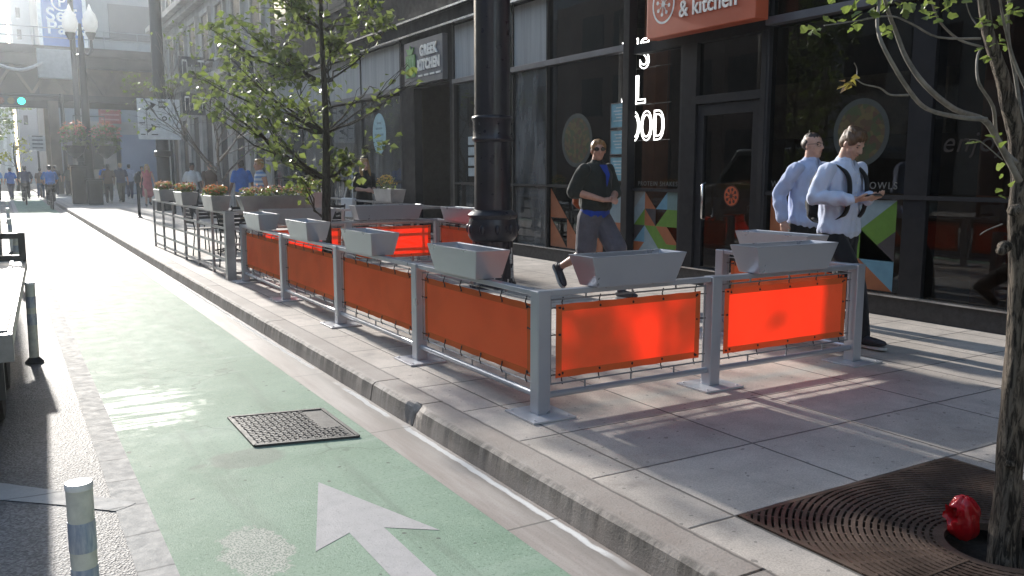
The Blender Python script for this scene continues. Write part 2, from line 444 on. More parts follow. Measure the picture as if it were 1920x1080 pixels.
# far side of the street
b = MB(); b.box(-14.2, -9.5, -12, 300, -.02, SW); tag(b.build('far_pavement', m_pave), kind='structure')

# cast iron access cover in the bike lane
t = tag(root('access_cover', (1.41, 5.04, 0)), 'square cast iron access cover with raised studs in the green bike lane', 'access cover')
b = MB(); b.prism([(1.135,5.42),(1.70,5.31),(1.70,4.64),(1.135,4.77)], .002, .008); b.build('plate', m_iron, t)
b = MB()
for i in range(15):
    for j in range(17):
        u, v = (i+.6)/15.6, (j+.6)/17.6
        if u > .80 and v > .35: continue
        x = 1.15 + .54*u; y0 = 4.775 - .12*(x-1.135)/.565; y1 = 5.41 - .105*(x-1.135)/.565
        y = y0 + (y1-y0)*v
        b.obox((x + R.uniform(-.002,.002), y, .010), (.021, .024, .008), Matrix.Rotation(R.uniform(-.3,.3)+(PI/4 if (i+j)%2 else 0), 3, 'Z'))
b.build('stud_pattern', M('worn_iron', (.12, .12, .12), .45, .5, .3, 30), t)
b = MB()
for p, q in (((1.135,5.42),(1.70,5.31)),((1.70,5.31),(1.70,4.64)),((1.70,4.64),(1.135,4.77)),((1.135,4.77),(1.135,5.42))):
    b.bar((*p,.008),(*q,.008),.022,.014)
b.build('frame', m_iron, t)

# ------------------------------------------------------------------ tree grate
cx, cy = 3.20, 1.72
t = tag(root('tree_grate', (cx, cy, SW)), 'rusty square cast iron tree grate with ringed slots round the near tree', 'tree grate')
b = MB(); z0, z1 = SW-.025, SW+.004
half = [gx0+.006, gx1-.006, gy0+.006, gy1-.006]
def inside(x, y, e=.0): return half[0]+e < x < half[1]-e and half[2]+e < y < half[3]-e
r0 = .205; pitch = .027; k = 0; r = r0
while r < 1.12:
    wdt = .040 if r == r0 else .0165
    n = max(48, int(r*2*PI/.03)); run = []
    for i in range(n):
        a0, a1 = 2*PI*i/n, 2*PI*(i+1)/n
        pm = (cx + (r+wdt/2)*math.cos((a0+a1)/2), cy + (r+wdt/2)*math.sin((a0+a1)/2))
        if not inside(*pm, .004): continue
        q = [(cx+rr*math.cos(a), cy+rr*math.sin(a)) for rr, a in ((r,a0),(r+wdt,a0),(r+wdt,a1),(r,a1))]
        vs = [(u,v,z0) for u,v in q] + [(u,v,z1) for u,v in q]
        b.add(vs, [(4,5,6,7),(0,3,7,4),(1,5,6,2)] if False else [(4,5,6,7),(0,4,7,3),(1,2,6,5)])
    r += .052 if r == r0 else pitch
b.build('ring_grating', M('rusty_iron', (.105, .073, .058), .5, .45, .35, 5, .5, 120, fine=.2), t)
b = MB(); nr = 44
for i in range(nr):
    a = 2*PI*i/nr + .13
    L = 1.2
    for s in range(200):
        rr = .25 + s*.005
        if not inside(cx+rr*math.cos(a), cy+rr*math.sin(a), .004): L = rr; break
    wd = .013
    b.bar((cx+.235*math.cos(a), cy+.235*math.sin(a), SW-.0105), (cx+L*math.cos(a), cy+L*math.sin(a), SW-.0105), wd, .024)
m_rib = M('rusty_iron_rib', (.12, .085, .065), .5, .45, .35, 5, .5, 120)
b.build('rib', m_rib, t)
b = MB(); e = .022
b.box(half[0], half[1], half[3]-e, half[3], z0, z1+.001); b.box(half[0], half[1], half[2], half[2]+e, z0, z1+.001)
b.box(half[0], half[0]+e, half[2]+e, half[3]-e, z0, z1+.001); b.box(half[1]-e, half[1], half[2]+e, half[3]-e, z0, z1+.001)
b.box(half[0]+e, cx-.24, cy-.012, cy-.002, z0, z1+.002); b.box(cx+.24, half[1]-e, cy-.012, cy-.002, z0, z1+.002)
b.build('frame', m_rib, t)
b = MB(); b.box(gx0, gx1, gy0, gy1, -.02, .045); tag(b.build('tree_pit_ground', m_dirt), kind='structure')
b = MB()
# ================================================================== orange banner barriers
m_grey = M('grey_powder_coat', (.43, .45, .50), .32, .5, .04, 2)
m_plate = M('galvanised_plate', (.56, .57, .60), .4, .35, .10, 6)
m_rod = M('rod_steel', (.30, .31, .33), .4, .6)
m_black = M('black_rubber', (.015, .015, .016), .55)
def mat_fabric(name, diff, trans, ft):
    m, nt, out = newmat(name); k = NT(nt)
    wv = k.noise(900, 1, .5); slow = k.noise(3, 3, .5)
    f = k.math('MULTIPLY', k.ramp(wv, .3, .7, .90, 1.08), k.ramp(slow, .3, .7, .93, 1.06))
    nd = k.n('CombineColor')
    for i in range(3): k.set(nd.inputs[i], f)
    d = k.n('BsdfDiffuse'); k.set(d.inputs[0], k.mix(1.0, (*diff, 1), nd.outputs[0], 'MULTIPLY'))
    t = k.n('BsdfTranslucent'); k.set(t.inputs[0], k.mix(1.0, (*trans, 1), nd.outputs[0], 'MULTIPLY'))
    g = k.n('BsdfGlossy'); g.inputs[0].default_value = (.8, .8, .8, 1); g.inputs[1].default_value = .55
    s1 = k.n('MixShader'); s1.inputs[0].default_value = ft; k.set(s1.inputs[1], d); k.set(s1.inputs[2], t)
    s2 = k.n('MixShader'); s2.inputs[0].default_value = .025; k.set(s2.inputs[1], s1.outputs[0]); k.set(s2.inputs[2], g)
    nt.links.new(s2.outputs[0], out.inputs[0]); return m
m_fab = mat_fabric('orange_banner_cloth', (1.0, .24, .08), (1.0, .012, .002), .42)
m_hem = mat_fabric('orange_banner_hem', (.72, .16, .045), (.34, .008, .002), .22)

def barrier(P0, pts, label, own_first=True, own_last=True, loc=None):
    """posts at each of pts (plan points); a laced cloth panel in every bay"""
    pts = [V((x, y, 0)) for x, y in pts]
    t = tag(root('banner_barrier', (pts[0].x, pts[0].y, SW)), label, 'barrier', 'orange banner barriers round the empty patio')
    d = (pts[-1]-pts[0]).normalized(); nrm = V((-d.y, d.x, 0)); rot = Matrix((d, nrm, V((0,0,1)))).transposed()
    for i, p in enumerate(pts):
        if (i == 0 and not own_first) or (i == len(pts)-1 and not own_last): continue
        b = MB(); b.obox(p + V((0,0,(SW+.012+.868)/2)), (.088, .088, .868-SW-.012), rot); b.build('post', m_grey, t, bevel=.006)
        b = MB(); b.obox(p + V((0,0,SW+.007)), (.33, .29, .012), rot)
        for sx in (-1,1):
            for sy in (-1,1): b.lathe([(.007,0),(.007,.005),(.004,.007)], tuple(p + rot @ V((sx*.13, sy*.115, 0)) + V((0,0,SW+.0125))), 8)
        b.build('base_plate', m_plate, t, bevel=.002)
    for i in range(len(pts)-1):
        a = pts[i] + d*.045; c = pts[i+1] - d*.045; L = (c-a).length; mid = (a+c)/2
        b = MB(); b.obox(mid + V((0,0,.849)), (L, .062, .032), rot); b.build('top_rail', m_grey, t, bevel=.004)
        b = MB(); b.tube([a + V((0,0,.243)), c + V((0,0,.243))], .020, 12); b.build('bottom_rail', m_grey, t, smooth=True, angle=40)
        b = MB(); zt, zb = .806, .305
        for z in (zt, zb): b.tube([a + d*.02 + V((0,0,z)), c - d*.02 + V((0,0,z))], .0055, 6)
        for s in (a + d*.025, c - d*.025): b.tube([s + V((0,0,zb)), s + V((0,0,zt))], .0055, 6)
        for f in (.22, .5, .78):
            q = a + d*L*f
            b.tube([q + V((0,0,zt)), q + V((0,0,.835))], .006, 6); b.tube([q + V((0,0,.255)), q + V((0,0,zb))], .006, 6)
        b.build('lacing_frame', m_rod, t, smooth=True, angle=40)
        # cloth
        x0, x1, z0, z1, hw = .062, L-.062, .335, .775, .042
        seed = R.uniform(0, 50)
        def cloth(u0, u1, v0, v1, nu, nv, off=0.0):
            vs = []
            for jj in range(nv+1):
                for ii in range(nu+1):
                    u = u0+(u1-u0)*ii/nu; v = v0+(v1-v0)*jj/nv
                    e = min((u-x0), (x1-u), (v-z0), (z1-v))
                    wob = .009*noise.noise(V((u*2.2+seed, v*2.6, 0)))*min(1, max(0,e)/.1) + .0022*noise.noise(V((u*9+seed, v*12, 3)))
                    pull = 0.0
                    if e < .001: pull = .0012*math.cos(u*2*PI/.2)
                    vs.append(tuple(a + d*u + nrm*(wob+off) + V((0,0,v + (pull if v > .5 else -pull)))))
            fs = [(jj*(nu+1)+ii, jj*(nu+1)+ii+1, (jj+1)*(nu+1)+ii+1, (jj+1)*(nu+1)+ii) for jj in range(nv) for ii in range(nu)]
            return vs, fs
        b = MB(); b.add(*cloth(x0+hw, x1-hw, z0+hw, z1-hw, 60, 18)); pn = b.build('banner', m_fab, t, smooth=True)
        b = MB()
        b.add(*cloth(x0, x1, z0, z0+hw, 60, 2)); b.add(*cloth(x0, x1, z1-hw, z1, 60, 2))
        b.add(*cloth(x0, x0+hw, z0+hw, z1-hw, 2, 18)); b.add(*cloth(x1-hw, x1, z0+hw, z1-hw, 2, 18))
        b.build('hem', m_hem, pn, smooth=True)
        n = max(3, int(round(L/.27)))
        def hook(p, q):
            b = MB(); p, q = V(p), V(q); m2 = (p+q)/2 + nrm*.012
            b.tube([p - (q-p)*.35, m2, q + (q-p)*.25], .0042, 5); b.ball(p - (q-p)*.35, .008, 6, 4); b.build('tie_cord', m_black, pn)
        for ii in range(n):
            u = x0 + .05 + (x1-x0-.1)*ii/(n-1) + R.uniform(-.015,.015)
            hook(a + d*u + V((0,0,z1-.012)), a + d*u + V((0,0,zt))); hook(a + d*u + V((0,0,z0+.012)), a + d*u + V((0,0,zb)))
        for zz in (z0+.02, (z0+z1)/2+R.uniform(-.08,.08), z1-.02):
            hook(a + d*(x0+.012) + V((0,0,zz)), a + d*.025 + V((0,0,zz))); hook(a + d*(x1-.012) + V((0,0,zz)), c - d*.025 + V((0,0,zz)))
    return t
KX, RX, FY, BY = 2.63, 5.40, 4.12, 11.25
barrier(None, [(KX,FY),(KX,5.81),(KX,7.57),(KX,9.37),(KX,11.17)], 'long orange banner barrier of four bays running along the kerb')
barrier(None, [(KX,FY),(3.97,FY),(RX,FY)], 'bright red backlit banner barrier nearest the tree grate, two bays facing the open pavement', own_first=False)
barrier(None, [(RX,FY),(RX,5.50)], 'short orange banner barrier with one bay beside the two men in pale shirts', own_first=False)
barrier(None, [(2.78,BY),(4.05,BY),(RX,BY)], 'far red backlit banner barrier behind the young tree, in front of the cafe railing')
barrier(None, [(RX,9.62),(RX,BY)], 'short orange banner barrier beyond the thick black pole', own_last=False)

# ------------------------------------------------------------------ planters on the rails
def planter_mesh(L, W, h, tl=.065, tw=.03):
    """tapered trough, origin under its middle, long side on X"""
    b = MB(); th = .024
    def ring(lx, wy, z): return [(-lx,-wy,z),(lx,-wy,z),(lx,wy,z),(-lx,wy,z)]
    o0, o1 = ring(L/2-tl, W/2-tw, 0), ring(L/2, W/2, h)
    i1, i0 = ring(L/2-th, W/2-th, h), ring(L/2-tl*.35-th, W/2-tw*.35-th, h-.07)
    vs = o0 + o1 + i1 + i0
    fs = [(3,2,1,0)]
    for a, c in ((0,4),(4,8),(8,12)):
        for j in range(4): fs.append((a+j, a+(j+1)%4, c+(j+1)%4, c+j))
    b.add(vs, fs); return b, (L/2-tl*.3-th-.002, W/2-tw*.3-th-.002, h-.062)
def planter(x, y, z, rz, label, L=.72, W=.25, h=.185, mat=None, group='grey planters on the banner barriers'):
    t = tag(root('planter_box', (0,0,0)), label, 'planter', group)
    b, (lx, wy, zs) = planter_mesh(L, W, h); b.build('trough', mat or m_grey, t, bevel=.004)
    b = MB(); n = 14
    vs = [(-lx+2*lx*i/n, -wy+2*wy*j/4, zs + .012*noise.noise(V((i*1.7+x*9, j*2.1+y*7, 0)))) for j in range(5) for i in range(n+1)]
    b.add(vs, [(j*(n+1)+i, j*(n+1)+i+1, (j+1)*(n+1)+i+1, (j+1)*(n+1)+i) for j in range(4) for i in range(n)])
    b.build('potting_soil', m_dirt, t, smooth=True)
    b = MB()
    for s in (-1,1): b.box(s*L*.25-.02, s*L*.25+.02, -.05, .05, -.012, 0)
    b.build('rail_bracket', m_grey, t)
    t.location = (x, y, z); t.rotation_euler.z = rz; return t
ZR = .868
H = PI/2
planter(KX, 5.03, ZR, H, 'empty grey planter on the kerb barrier, nearest to the corner post')
planter(KX, 6.80, ZR, H, 'empty grey planter second from the corner on the kerb barrier')
planter(KX, 8.50, ZR, H, 'empty grey planter just left of the young tree trunk on the kerb barrier')
planter(KX, 10.30, ZR, H, 'empty grey planter at the far end of the kerb barrier, beside the railing post')
planter(3.265, FY, ZR, .0, 'long empty grey planter on the front barrier, in front of the man in shorts')
planter(4.63, FY, ZR, .0, 'long empty grey planter in front of the two men in pale shirts', L=.80)
planter(RX, 4.86, ZR, H, 'empty grey planter tucked behind the front one, beside the two men in pale shirts', L=.76)
planter(3.36, BY, ZR, .0, 'dull grey planter on the far barrier, left of the young tree trunk', L=.98)
planter(4.62, BY, ZR+.01, .0, 'long grey planter on the far barrier below the woman in black', L=1.02, h=.2)
planter(RX, 10.42, ZR, H, 'empty grey planter half hidden behind the thick black pole', L=.95)

# ================================================================== thick black pole
m_blk = M('black_gloss_paint', (.016, .016, .026), .32, .1, .3, 4, .25, 35, bdist=.004)
px_, py_ = 5.14, 9.15
t = tag(root('trolley_pole', (px_, py_, SW)), 'thick black iron pole with moulded collars and a swollen base band', 'pole')
def flute(prof, n, k, amp):
    b = MB(); vs = []; fs = []
    for r, z in prof:
        for j in range(n):
            a = 2*PI*j/n; rr = r*(1+amp*abs(math.cos(k*a/2))-amp)
            vs.append((px_+rr*math.cos(a), py_+rr*math.sin(a), SW+z))
    for i in range(len(prof)-1):
        for j in range(n): fs.append((i*n+j, i*n+(j+1)%n, (i+1)*n+(j+1)%n, (i+1)*n+j))
    b.add(vs, fs); return b
flute([(.29,0),(.29,.05),(.272,.07),(.262,.12),(.25,.58)], 96, 16, .045).build('fluted_base', m_blk, t, smooth=True, angle=35)
b = MB(); b.lathe([(.25,.57),(.28,.60),(.298,.63),(.305,.70),(.30,.78),(.285,.84),(.30,.86),(.305,.89),(.27,.92),(.235,.95)], (px_,py_,SW), 48)
for i in range(10):
    a = 2*PI*i/10; b.ball((px_+.297*math.cos(a), py_+.297*math.sin(a), SW+.72), (.035,.035,.06), 8, 6)
b.build('base_band', m_blk, t, smooth=True, angle=50)
flute([(.222,.94),(.216,3.0),(.20,7.5),(.19,9.0)], 64, 16, .012).build('shaft', m_blk, t, smooth=True, angle=35)
b = MB(); b.lathe([(.215,1.76),(.243,1.775),(.25,1.79),(.243,1.81),(.235,1.83),(.235,2.0),(.243,2.02),(.25,2.04),(.243,2.06),(.215,2.075)], (px_,py_,SW), 48)
for i in range(6):
    a = 2*PI*i/6+.35
    for z in (1.86,1.97): b.ball((px_+.237*math.cos(a), py_+.237*math.sin(a), SW+z), .014, 6, 5)
b.build('collar', m_blk, t, smooth=True, angle=50)
b = MB(); 
for z in (3.6, 5.6): b.lathe([(.21,z),(.235,z+.01),(.235,z+.15),(.21,z+.16)], (px_,py_,SW), 40)
b.build('upper_collar', m_blk, t, smooth=True, angle=50)
b = MB()
for ang, z0, z1 in ((-2.25,.42,.52),(-2.15,.42,.51),(-1.1,.30,.42),(-1.02,.12,.25),(-.98,.30,.5),(-1.3,.04,.12),(-2.4,.05,.2),(-.86,.05,.28),(-2.0,.10,.16)):
    r = .264 - .02*z0
    for s in range(3):
        za, zb = z0+(z1-z0)*s/3, z0+(z1-z0)*(s+.9)/3
        a = ang + R.uniform(-.01,.01)
        b.obox((px_+r*math.cos(a), py_+r*math.sin(a), SW+(za+zb)/2), (.010,.017,zb-za), Matrix.Rotation(a,3,'Z'))
b.build('tape_remnant', M('old_white_tape', (.55,.55,.53), .7), t)

# ================================================================== flexible lane bollards
m_bw = M('bollard_grey_white', (.66, .66, .58), .42, 0, .15, 14)
def mat_band():
    m, nt, out = newmat('reflective_band'); k = NT(nt)
    n = k.noise(9, 5, .7, k.stretch(2.5, 2.5, .5)); n2 = k.noise(20, 4, .7)
    c = k.mix(k.ramp(n, .4, .65), (.30, .36, .47, 1), (.60, .63, .66, 1))
    c = k.mix(k.ramp(n2, .60, .72, 0, .8), c, (.10, .10, .10, 1))
    k.bsdf(out, c, .38, .2, k.bump(n2, .2, .003), .5); return m
m_band = mat_band(); m_cap = M('bollard_cap', (.78,.78,.75), .4)
def bollard(label, h, r):
    t = tag(root('lane_bollard'), label, 'bollard', 'bollards along the bike lane line')
    b = MB(); b.lathe([(r*1.9,0),(r*1.9,.015),(r*1.3,.04),(r*1.02,.05)], (0,0,0), 28); b.build('base', m_black, t, smooth=True, angle=40)
    b = MB(); b.lathe([(r,.05),(r,h-.015)], (0,0,0), 28); b.build('tube', m_bw, t, smooth=True, angle=40)
    for z in (.50, .36):
        b = MB(); b.lathe([(r*1.02,h-.66+z-.045),(r*1.035,h-.66+z-.043),(r*1.035,h-.66+z+.043),(r*1.02,h-.66+z+.045)], (0,0,0), 28)
        b.build('reflective_band', m_band, t, smooth=True, angle=40)
    b = MB(); b.lathe([(r*1.0,h-.02),(r*1.05,h-.018),(r*1.05,h-.004),(r*.98,h),(r*.5,h+.001)], (0,0,0), 28); b.build('cap', m_cap, t, smooth=True, angle=40)
    return t
b0 = bollard('nearest bollard, grey white with two scuffed blue bands, standing on lit asphalt', .66, .036); b0.location = (.133, 2.68, 0)
for y, lab, lean in ((7.85, 'scuffed grey white bollard standing in the shade beside the flatbed trailer', .02), (13.4, 'bollard just past the headboard of the flatbed trailer', .03),
               (18.6, 'third bollard beyond the flatbed trailer, grey with a sunlit cap', -.03), (23.9, 'small far bollard next to last in the line past the trailer', .03), (29.5, 'farthest small bollard of the line beyond the trailer', -.02)):
    c = copy_tree(b0); c.location = (.135 if y < 9 else .10, y, 0); c.rotation_euler = (lean*.6, lean, y); c['label'] = lab

# ================================================================== flatbed trailer at the left edge
m_deck = M('deck_planks', (.36,.35,.33), .5, 0, .2, 4, .3, 50)
m_chas = M('chassis_black', (.02,.02,.022), .4, .3, .2, 5)
m_rail = M('trailer_rail', (.22,.22,.225), .4, .5, .2, 8)
m_red = M('red_lens', (.65,.02,.015), .2)
m_tyre = M('tyre', (.018,.018,.018), .8, 0, .2, 30, .3, 80)
m_rim = M('wheel_rim', (.35,.35,.36), .35, .7)
def wheel(parent, c, r, wd, name='wheel'):
    x, y, z = c
    b = MB(); prof = [(r*.6,-wd/2),(r*.93,-wd/2),(r,-wd*.36),(r,wd*.36),(r*.93,wd/2),(r*.6,wd/2)]
    q = MB(); q.lathe(prof, (0,0,0), 28); q.v = [(x+p[2], y+p[0], z+p[1]) for p in q.v]; wo = q.build(name, m_tyre, parent, smooth=True, angle=40)
    q = MB(); q.lathe([(r*.6,-wd*.3),(r*.6,wd*.38),(r*.5,wd*.3),(r*.2,wd*.28),(r*.15,wd*.42),(.01,wd*.42)], (0,0,0), 20); q.v = [(x+p[2], y+p[0], z+p[1]) for p in q.v]
    q.build('rim', m_rim, wo, smooth=True, angle=40); return wo
t = tag(root('flatbed_trailer'), 'flatbed trailer with a pale deck and pocketed side rail, parked beside the bike lane', 'trailer')
L, Wd, zd = 3.95, 2.1, .75
b = MB()
for i in range(9): b.box(-Wd+.08+i*.222, -Wd+.08+i*.222+.216, .05, L, zd-.05, zd-.004 - .001*(i%2))
b.build('deck', m_deck, t, bevel=.003)
b = MB(); b.box(-.028, -.004, 0, L, zd-.095, zd-.012); b.box(-.10,-.028,0,L,zd-.095,zd-.075)
for i in range(17):
    y = .10 + i*(L-.2)/16; b.box(-.095, -.028, y-.035, y+.035, zd-.075, zd-.02)
b.build('side_rail', m_rail, t, bevel=.003)
b = MB(); b.box(-.125,-.10,0,L,zd-.06,zd+.006); b.build('deck_edge', M('pale_edge', (.5,.5,.48), .4, .3), t)
b = MB(); b.box(-Wd, -Wd+.05, 0, L, zd-.095, zd-.01); b.build('side_rail', m_rail, t)
b = MB(); b.box(-Wd, -.0, -.06, .0, zd-.15, zd-.01); b.build('rear_beam', m_rail, t, bevel=.004)
for x in (-.24,-Wd+.24):
    b = MB(); b.box(x-.09, x+.09, -.08, -.061, zd-.30, zd-.17); b.build('tail_light', m_red, t, bevel=.01)
b = MB(); b.box(-Wd+.35, -Wd+.45, 0, L+1.4, zd-.26, zd-.10); b.box(-.5, -.4, 0, L+1.4, zd-.26, zd-.10); b.box(-Wd+.05,-.05,-.055,-.02,zd-.34,zd-.15)
for y in (.6,1.5,2.4,3.3): b.box(-Wd+.45,-.5,y,y+.06,zd-.2,zd-.1)
b.box(-Wd+.06,-.10,.10,L-.1,zd-.10,zd-.052)
b.build('chassis', m_chas, t)
b = MB()
for z in (zd+.02, zd+.22): b.box(-Wd, 0, L-.03, L+.03, z-.025, z+.025)
b.box(-.055, 0, L-.032, L+.032, zd-.09, zd+.25); b.box(-Wd, -Wd+.055, L-.032, L+.032, zd-.09, zd+.25); b.box(-.62,-.57,L-.031,L+.031,zd-.09,zd+.25)
b.build('headboard', m_chas, t, bevel=.004)
for y in (1.15, 2.0):
    for x in (-.22, -Wd+.22): wheel(t, (x, y, .30), .30, .20)
for x in (-.22,-Wd+.22):
    b = MB(); b.box(x-.13, x+.13, .75, 2.4, .63, .648); b.box(x-.13,x+.13,.74,.77,.42,.63); b.build('mudguard', m_chas, t)
t.location = (-.0, 4.95, 0); t.rotation_euler.z = -math.radians(2.2)

# vehicle ahead of the trailer: a boxy delivery van seen from behind
def van(loc, rz, body, label, L=5.2, Wd=1.95, Hh=2.05):
    t = tag(root('parked_van'), label, 'van')
    prof = [(0,.45),(0,Hh-.12),(.10,Hh),(L-1.6,Hh),(L-.95,1.25),(L-.1,1.05),(L,.75),(L,.45)]
    b = MB(); b.prism(prof, -Wd/2, Wd/2, to=lambda u, v, w: (w, u, v)); b.build('body', body, t, bevel=.05, seg=3)
    b = MB(); b.box(-Wd/2+.12, Wd/2-.12, -.008, .012, 1.25, Hh-.25); b.build('rear_window', m_glassd, t, bevel=.01)
    b = MB(); 
    for s in (-1,1): b.prism([(L-2.4,1.3),(L-2.4,Hh-.15),(L-1.65,Hh-.15),(L-1.15,1.3)], s*Wd/2-.01, s*Wd/2+.006, to=lambda u, v, w: (w, u, v))
    b.build('side_window', m_glassd, t)
    for s in (-1,1):
        b = MB(); b.box(s*(Wd/2-.12)-.07, s*(Wd/2-.12)+.07, -.02, .03, .85, 1.22); b.build('tail_light', m_red, t, bevel=.015)
        for y in (.95, L-.95): wheel(t, (s*(Wd/2-.12), y, .34), .34, .22)
    b = MB(); b.box(-Wd/2+.03, Wd/2-.03, -.09, .05, .38, .6); b.build('bumper', m_chas, t, bevel=.03)
    b = MB(); b.box(-.26,.26,-.02,-.001,.7,.82); b.build('number_plate', M('plate_white', (.6,.6,.6), .4), t)
    t.location = loc; t.rotation_euler.z = rz; return t
m_glassd = M('dark_glass', (.012,.014,.016), .06, 0, .05)
van((-1.02, 11.4, 0), .0, M('van_grey_paint', (.22,.235,.25), .3, .3, .05), 'grey van parked beyond the trailer headboard, showing one red tail light')
# ================================================================== the dark shop building on the right
F = 7.5
m_steel = M('dark_steel', (.016, .016, .019), .6, 0, .15, 4, spec=.2)
m_frame = M('window_frame', (.022, .022, .025), .55, 0, .1, 4, spec=.25)
m_band3 = M('grey_transom', (.13, .13, .145), .42, .4, .1, 4)
m_ledge = M('metal_ledge', (.60, .60, .60), .2, .9, .15, 6)
m_plinth = M('granite_plinth', (.028, .027, .029), .6, 0, .3, 14, .1, 200, fine=.3)
m_clad = M('black_cladding', (.013, .013, .017), .75, 0, .2, 3, spec=.12)
def mat_conc_panel():
    m, nt, out = newmat('streaked_concrete_panel'); k = NT(nt)
    s1 = k.noise(1, 5, .65, k.stretch(1, 9, .35)); s2 = k.noise(1, 4, .6, k.stretch(1, 30, .9)); f = k.noise(60, 3)
    c = k.mix(k.ramp(s1, .3, .7), (.30, .305, .31, 1), (.42, .425, .425, 1))
    c = k.mix(k.ramp(s2, .58, .72, 0, .4), c, (.15, .15, .155, 1)); c = k.mix(k.ramp(f, .5, .8, 0, .25), c, (.16, .16, .16, 1))
    k.bsdf(out, c, .7, 0, k.bump(s2, .2, .006), .4); return m
m_cpan = mat_conc_panel()
def mat_glass(name, tint=(.62,.63,.63), dirt=.0):
    """shop glass: mirror reflection by Fresnel over a tinted see-through body"""
    m, nt, out = newmat(name); k = NT(nt)
    tr = k.n('BsdfTransparent'); tr.inputs[0].default_value = (*tint, 1)
    gl = k.n('BsdfGlossy'); gl.inputs[0].default_value = (.9,.92,.94,1); gl.inputs[1].default_value = .012
    k.set(gl.inputs['Normal'], k.bump(k.noise(1.3, 2), .02, .05))
    lw = k.n('LayerWeight'); lw.inputs[0].default_value = .5
    fr = k.math('ADD', .045, k.math('MULTIPLY', .85, k.math('POWER', lw.outputs['Facing'], 4.0)))
    mx = k.n('MixShader'); k.set(mx.inputs[0], fr); k.set(mx.inputs[1], tr); k.set(mx.inputs[2], gl)
    last = mx
    if dirt:
        df = k.n('BsdfDiffuse'); df.inputs[0].default_value = (.34,.345,.34,1)
        m2 = k.n('MixShader'); k.set(m2.inputs[0], k.math('MULTIPLY', k.ramp(k.noise(1, 5, .6, k.stretch(1, 3.2, .7)), .3, .75), dirt)); k.set(m2.inputs[1], mx); k.set(m2.inputs[2], df); last = m2
    nt.links.new(last.outputs[0], out.inputs[0]); return m
m_glass = mat_glass('shop_glass'); m_glass_d = mat_glass('dusty_glass', (.5,.5,.5), .5)

bd = tag(root('shop_building', (F, 12, SW)), 'dark modern building with tall shop windows, black columns and a granite plinth', 'building')
def P(name, mat, *boxes, bevel=0, parent=None):
    b = MB()
    for q in boxes: b.box(*q)
    return b.build(name, mat, parent or bd, bevel=bevel)
Y0, Y1 = -6.0, 27.4
# plinth with metal ledge, upper storeys
P('plinth', m_plinth, (F-.07, F+.2, Y0, 14.78, SW-.02, .325), (F-.07, F+.2, 17.22, Y1, SW-.02, .325))
P('ledge', m_ledge, (F-.10, F+.06, Y0, 14.78, .325, .342), (F-.10, F+.06, 17.22, Y1, .325, .342))
P('upper_wall', m_clad, (F+.02, F+.6, Y0, Y1, 4.64, 17))
for i in range(9):
    y = Y0 + 1 + i*3.65
    for z in (5.5, 8.9, 12.3):
        w_ = P('upper_window', m_frame, (F-.02, F+.019, y, y+2.6, z, z+2.3))
        P('pane', m_glassd, (F-.035, F-.021, y+.08, y+1.26, z+.08, z+2.22), (F-.035, F-.021, y+1.34, y+2.52, z+.08, z+2.22), parent=w_)
P('interior_floor', M('shop_floor', (.16,.15,.14), .5), (F+.22, 14.5, Y0, Y1, .05, SW+.01))
P('interior_back_wall', M('shop_back_wall', (.085,.07,.06), .8, 0, .3, 1.2), (14.2, 14.5, Y0, Y1, SW+.01, 4.5))
P('interior_ceiling', M('shop_ceiling', (.05,.05,.05), .8), (F+.22, 14.5, Y0, Y1, 4.5, 4.62))
m_party = M('party_wall', (.10,.085,.075), .8)
for y in (-5.8, 14.7, 17.35, 27.2): P('party_wall', m_party, (F+.3, 14.2, y-.1, y+.1, SW+.01, 4.5))
P('interior_column', M('timber_column', (.20,.085,.045), .6, 0, .2, 3), (8.3, 8.62, 4.75, 5.0, SW+.01, 4.5), (9.2, 9.5, 11.0, 11.3, SW+.01, 4.5))
P('interior_counter', M('counter_brown', (.17,.10,.06), .6, 0, .3, 2), (10.6, 11.4, 2.0, 8.6, SW+.01, 1.2), (11.8, 12.4, 9.0, 14.0, SW+.01, 1.3))
P('interior_partition', M('partition_dark', (.04,.037,.035), .7, 0, .3, 1.5), (F+.10, F+.16, 9.895, 11.45, SW+.01, 4.49))
P('menu_board', M('menu_board', (.20,.16,.12), .6, 0, .4, 3), (13.9, 14.19, 2.2, 6.5, 2.2, 3.3), (13.9, 14.19, 9.0, 13.2, 2.2, 3.3))
# columns and mullions
P('steel_column', m_steel, (F-.13, F+.0, 9.37, 9.50, SW, 4.64), bevel=.006)
P('corner_column', m_steel, (F-.03, F+.15, 4.98, 5.22, .342, 4.64))
mull = [-4.6, -2.2, .2, 2.3, 4.13, 6.98, 8.40, 11.52, 12.57, 13.70, 14.76, 17.24, 19.6, 21.9, 24.3, 27.3]
for y in mull:
    w_ = .035 if y not in (14.76, 17.24) else .07
    P('mullion', m_frame, (F-.055, F+.06, y-w_/2, y+w_/2, .342, 4.25))
P('sill_transom', m_frame, (F-.045, F+.05, Y0, 6.96, 1.275, 1.315), (F-.045, F+.05, 8.42, 9.36, 1.275, 1.315), (F-.045, F+.05, 9.505, 14.72, 1.295, 1.335), (F-.045, F+.05, 17.28, Y1, 1.30, 1.34))
P('band_transom', m_band3, (F-.12, F+.05, Y0, 6.98, 3.14, 3.225), (F-.10, F+.05, 9.505, 14.72, 3.16, 3.245), (F-.10, F+.05, 17.28, Y1, 3.20, 3.30), bevel=.004)
P('head_beam', m_steel, (F-.06, F+.1, 6.99, 9.365, 3.10, 3.225), (F-.06, F+.1, 6.99, 9.365, 4.25, 4.64))
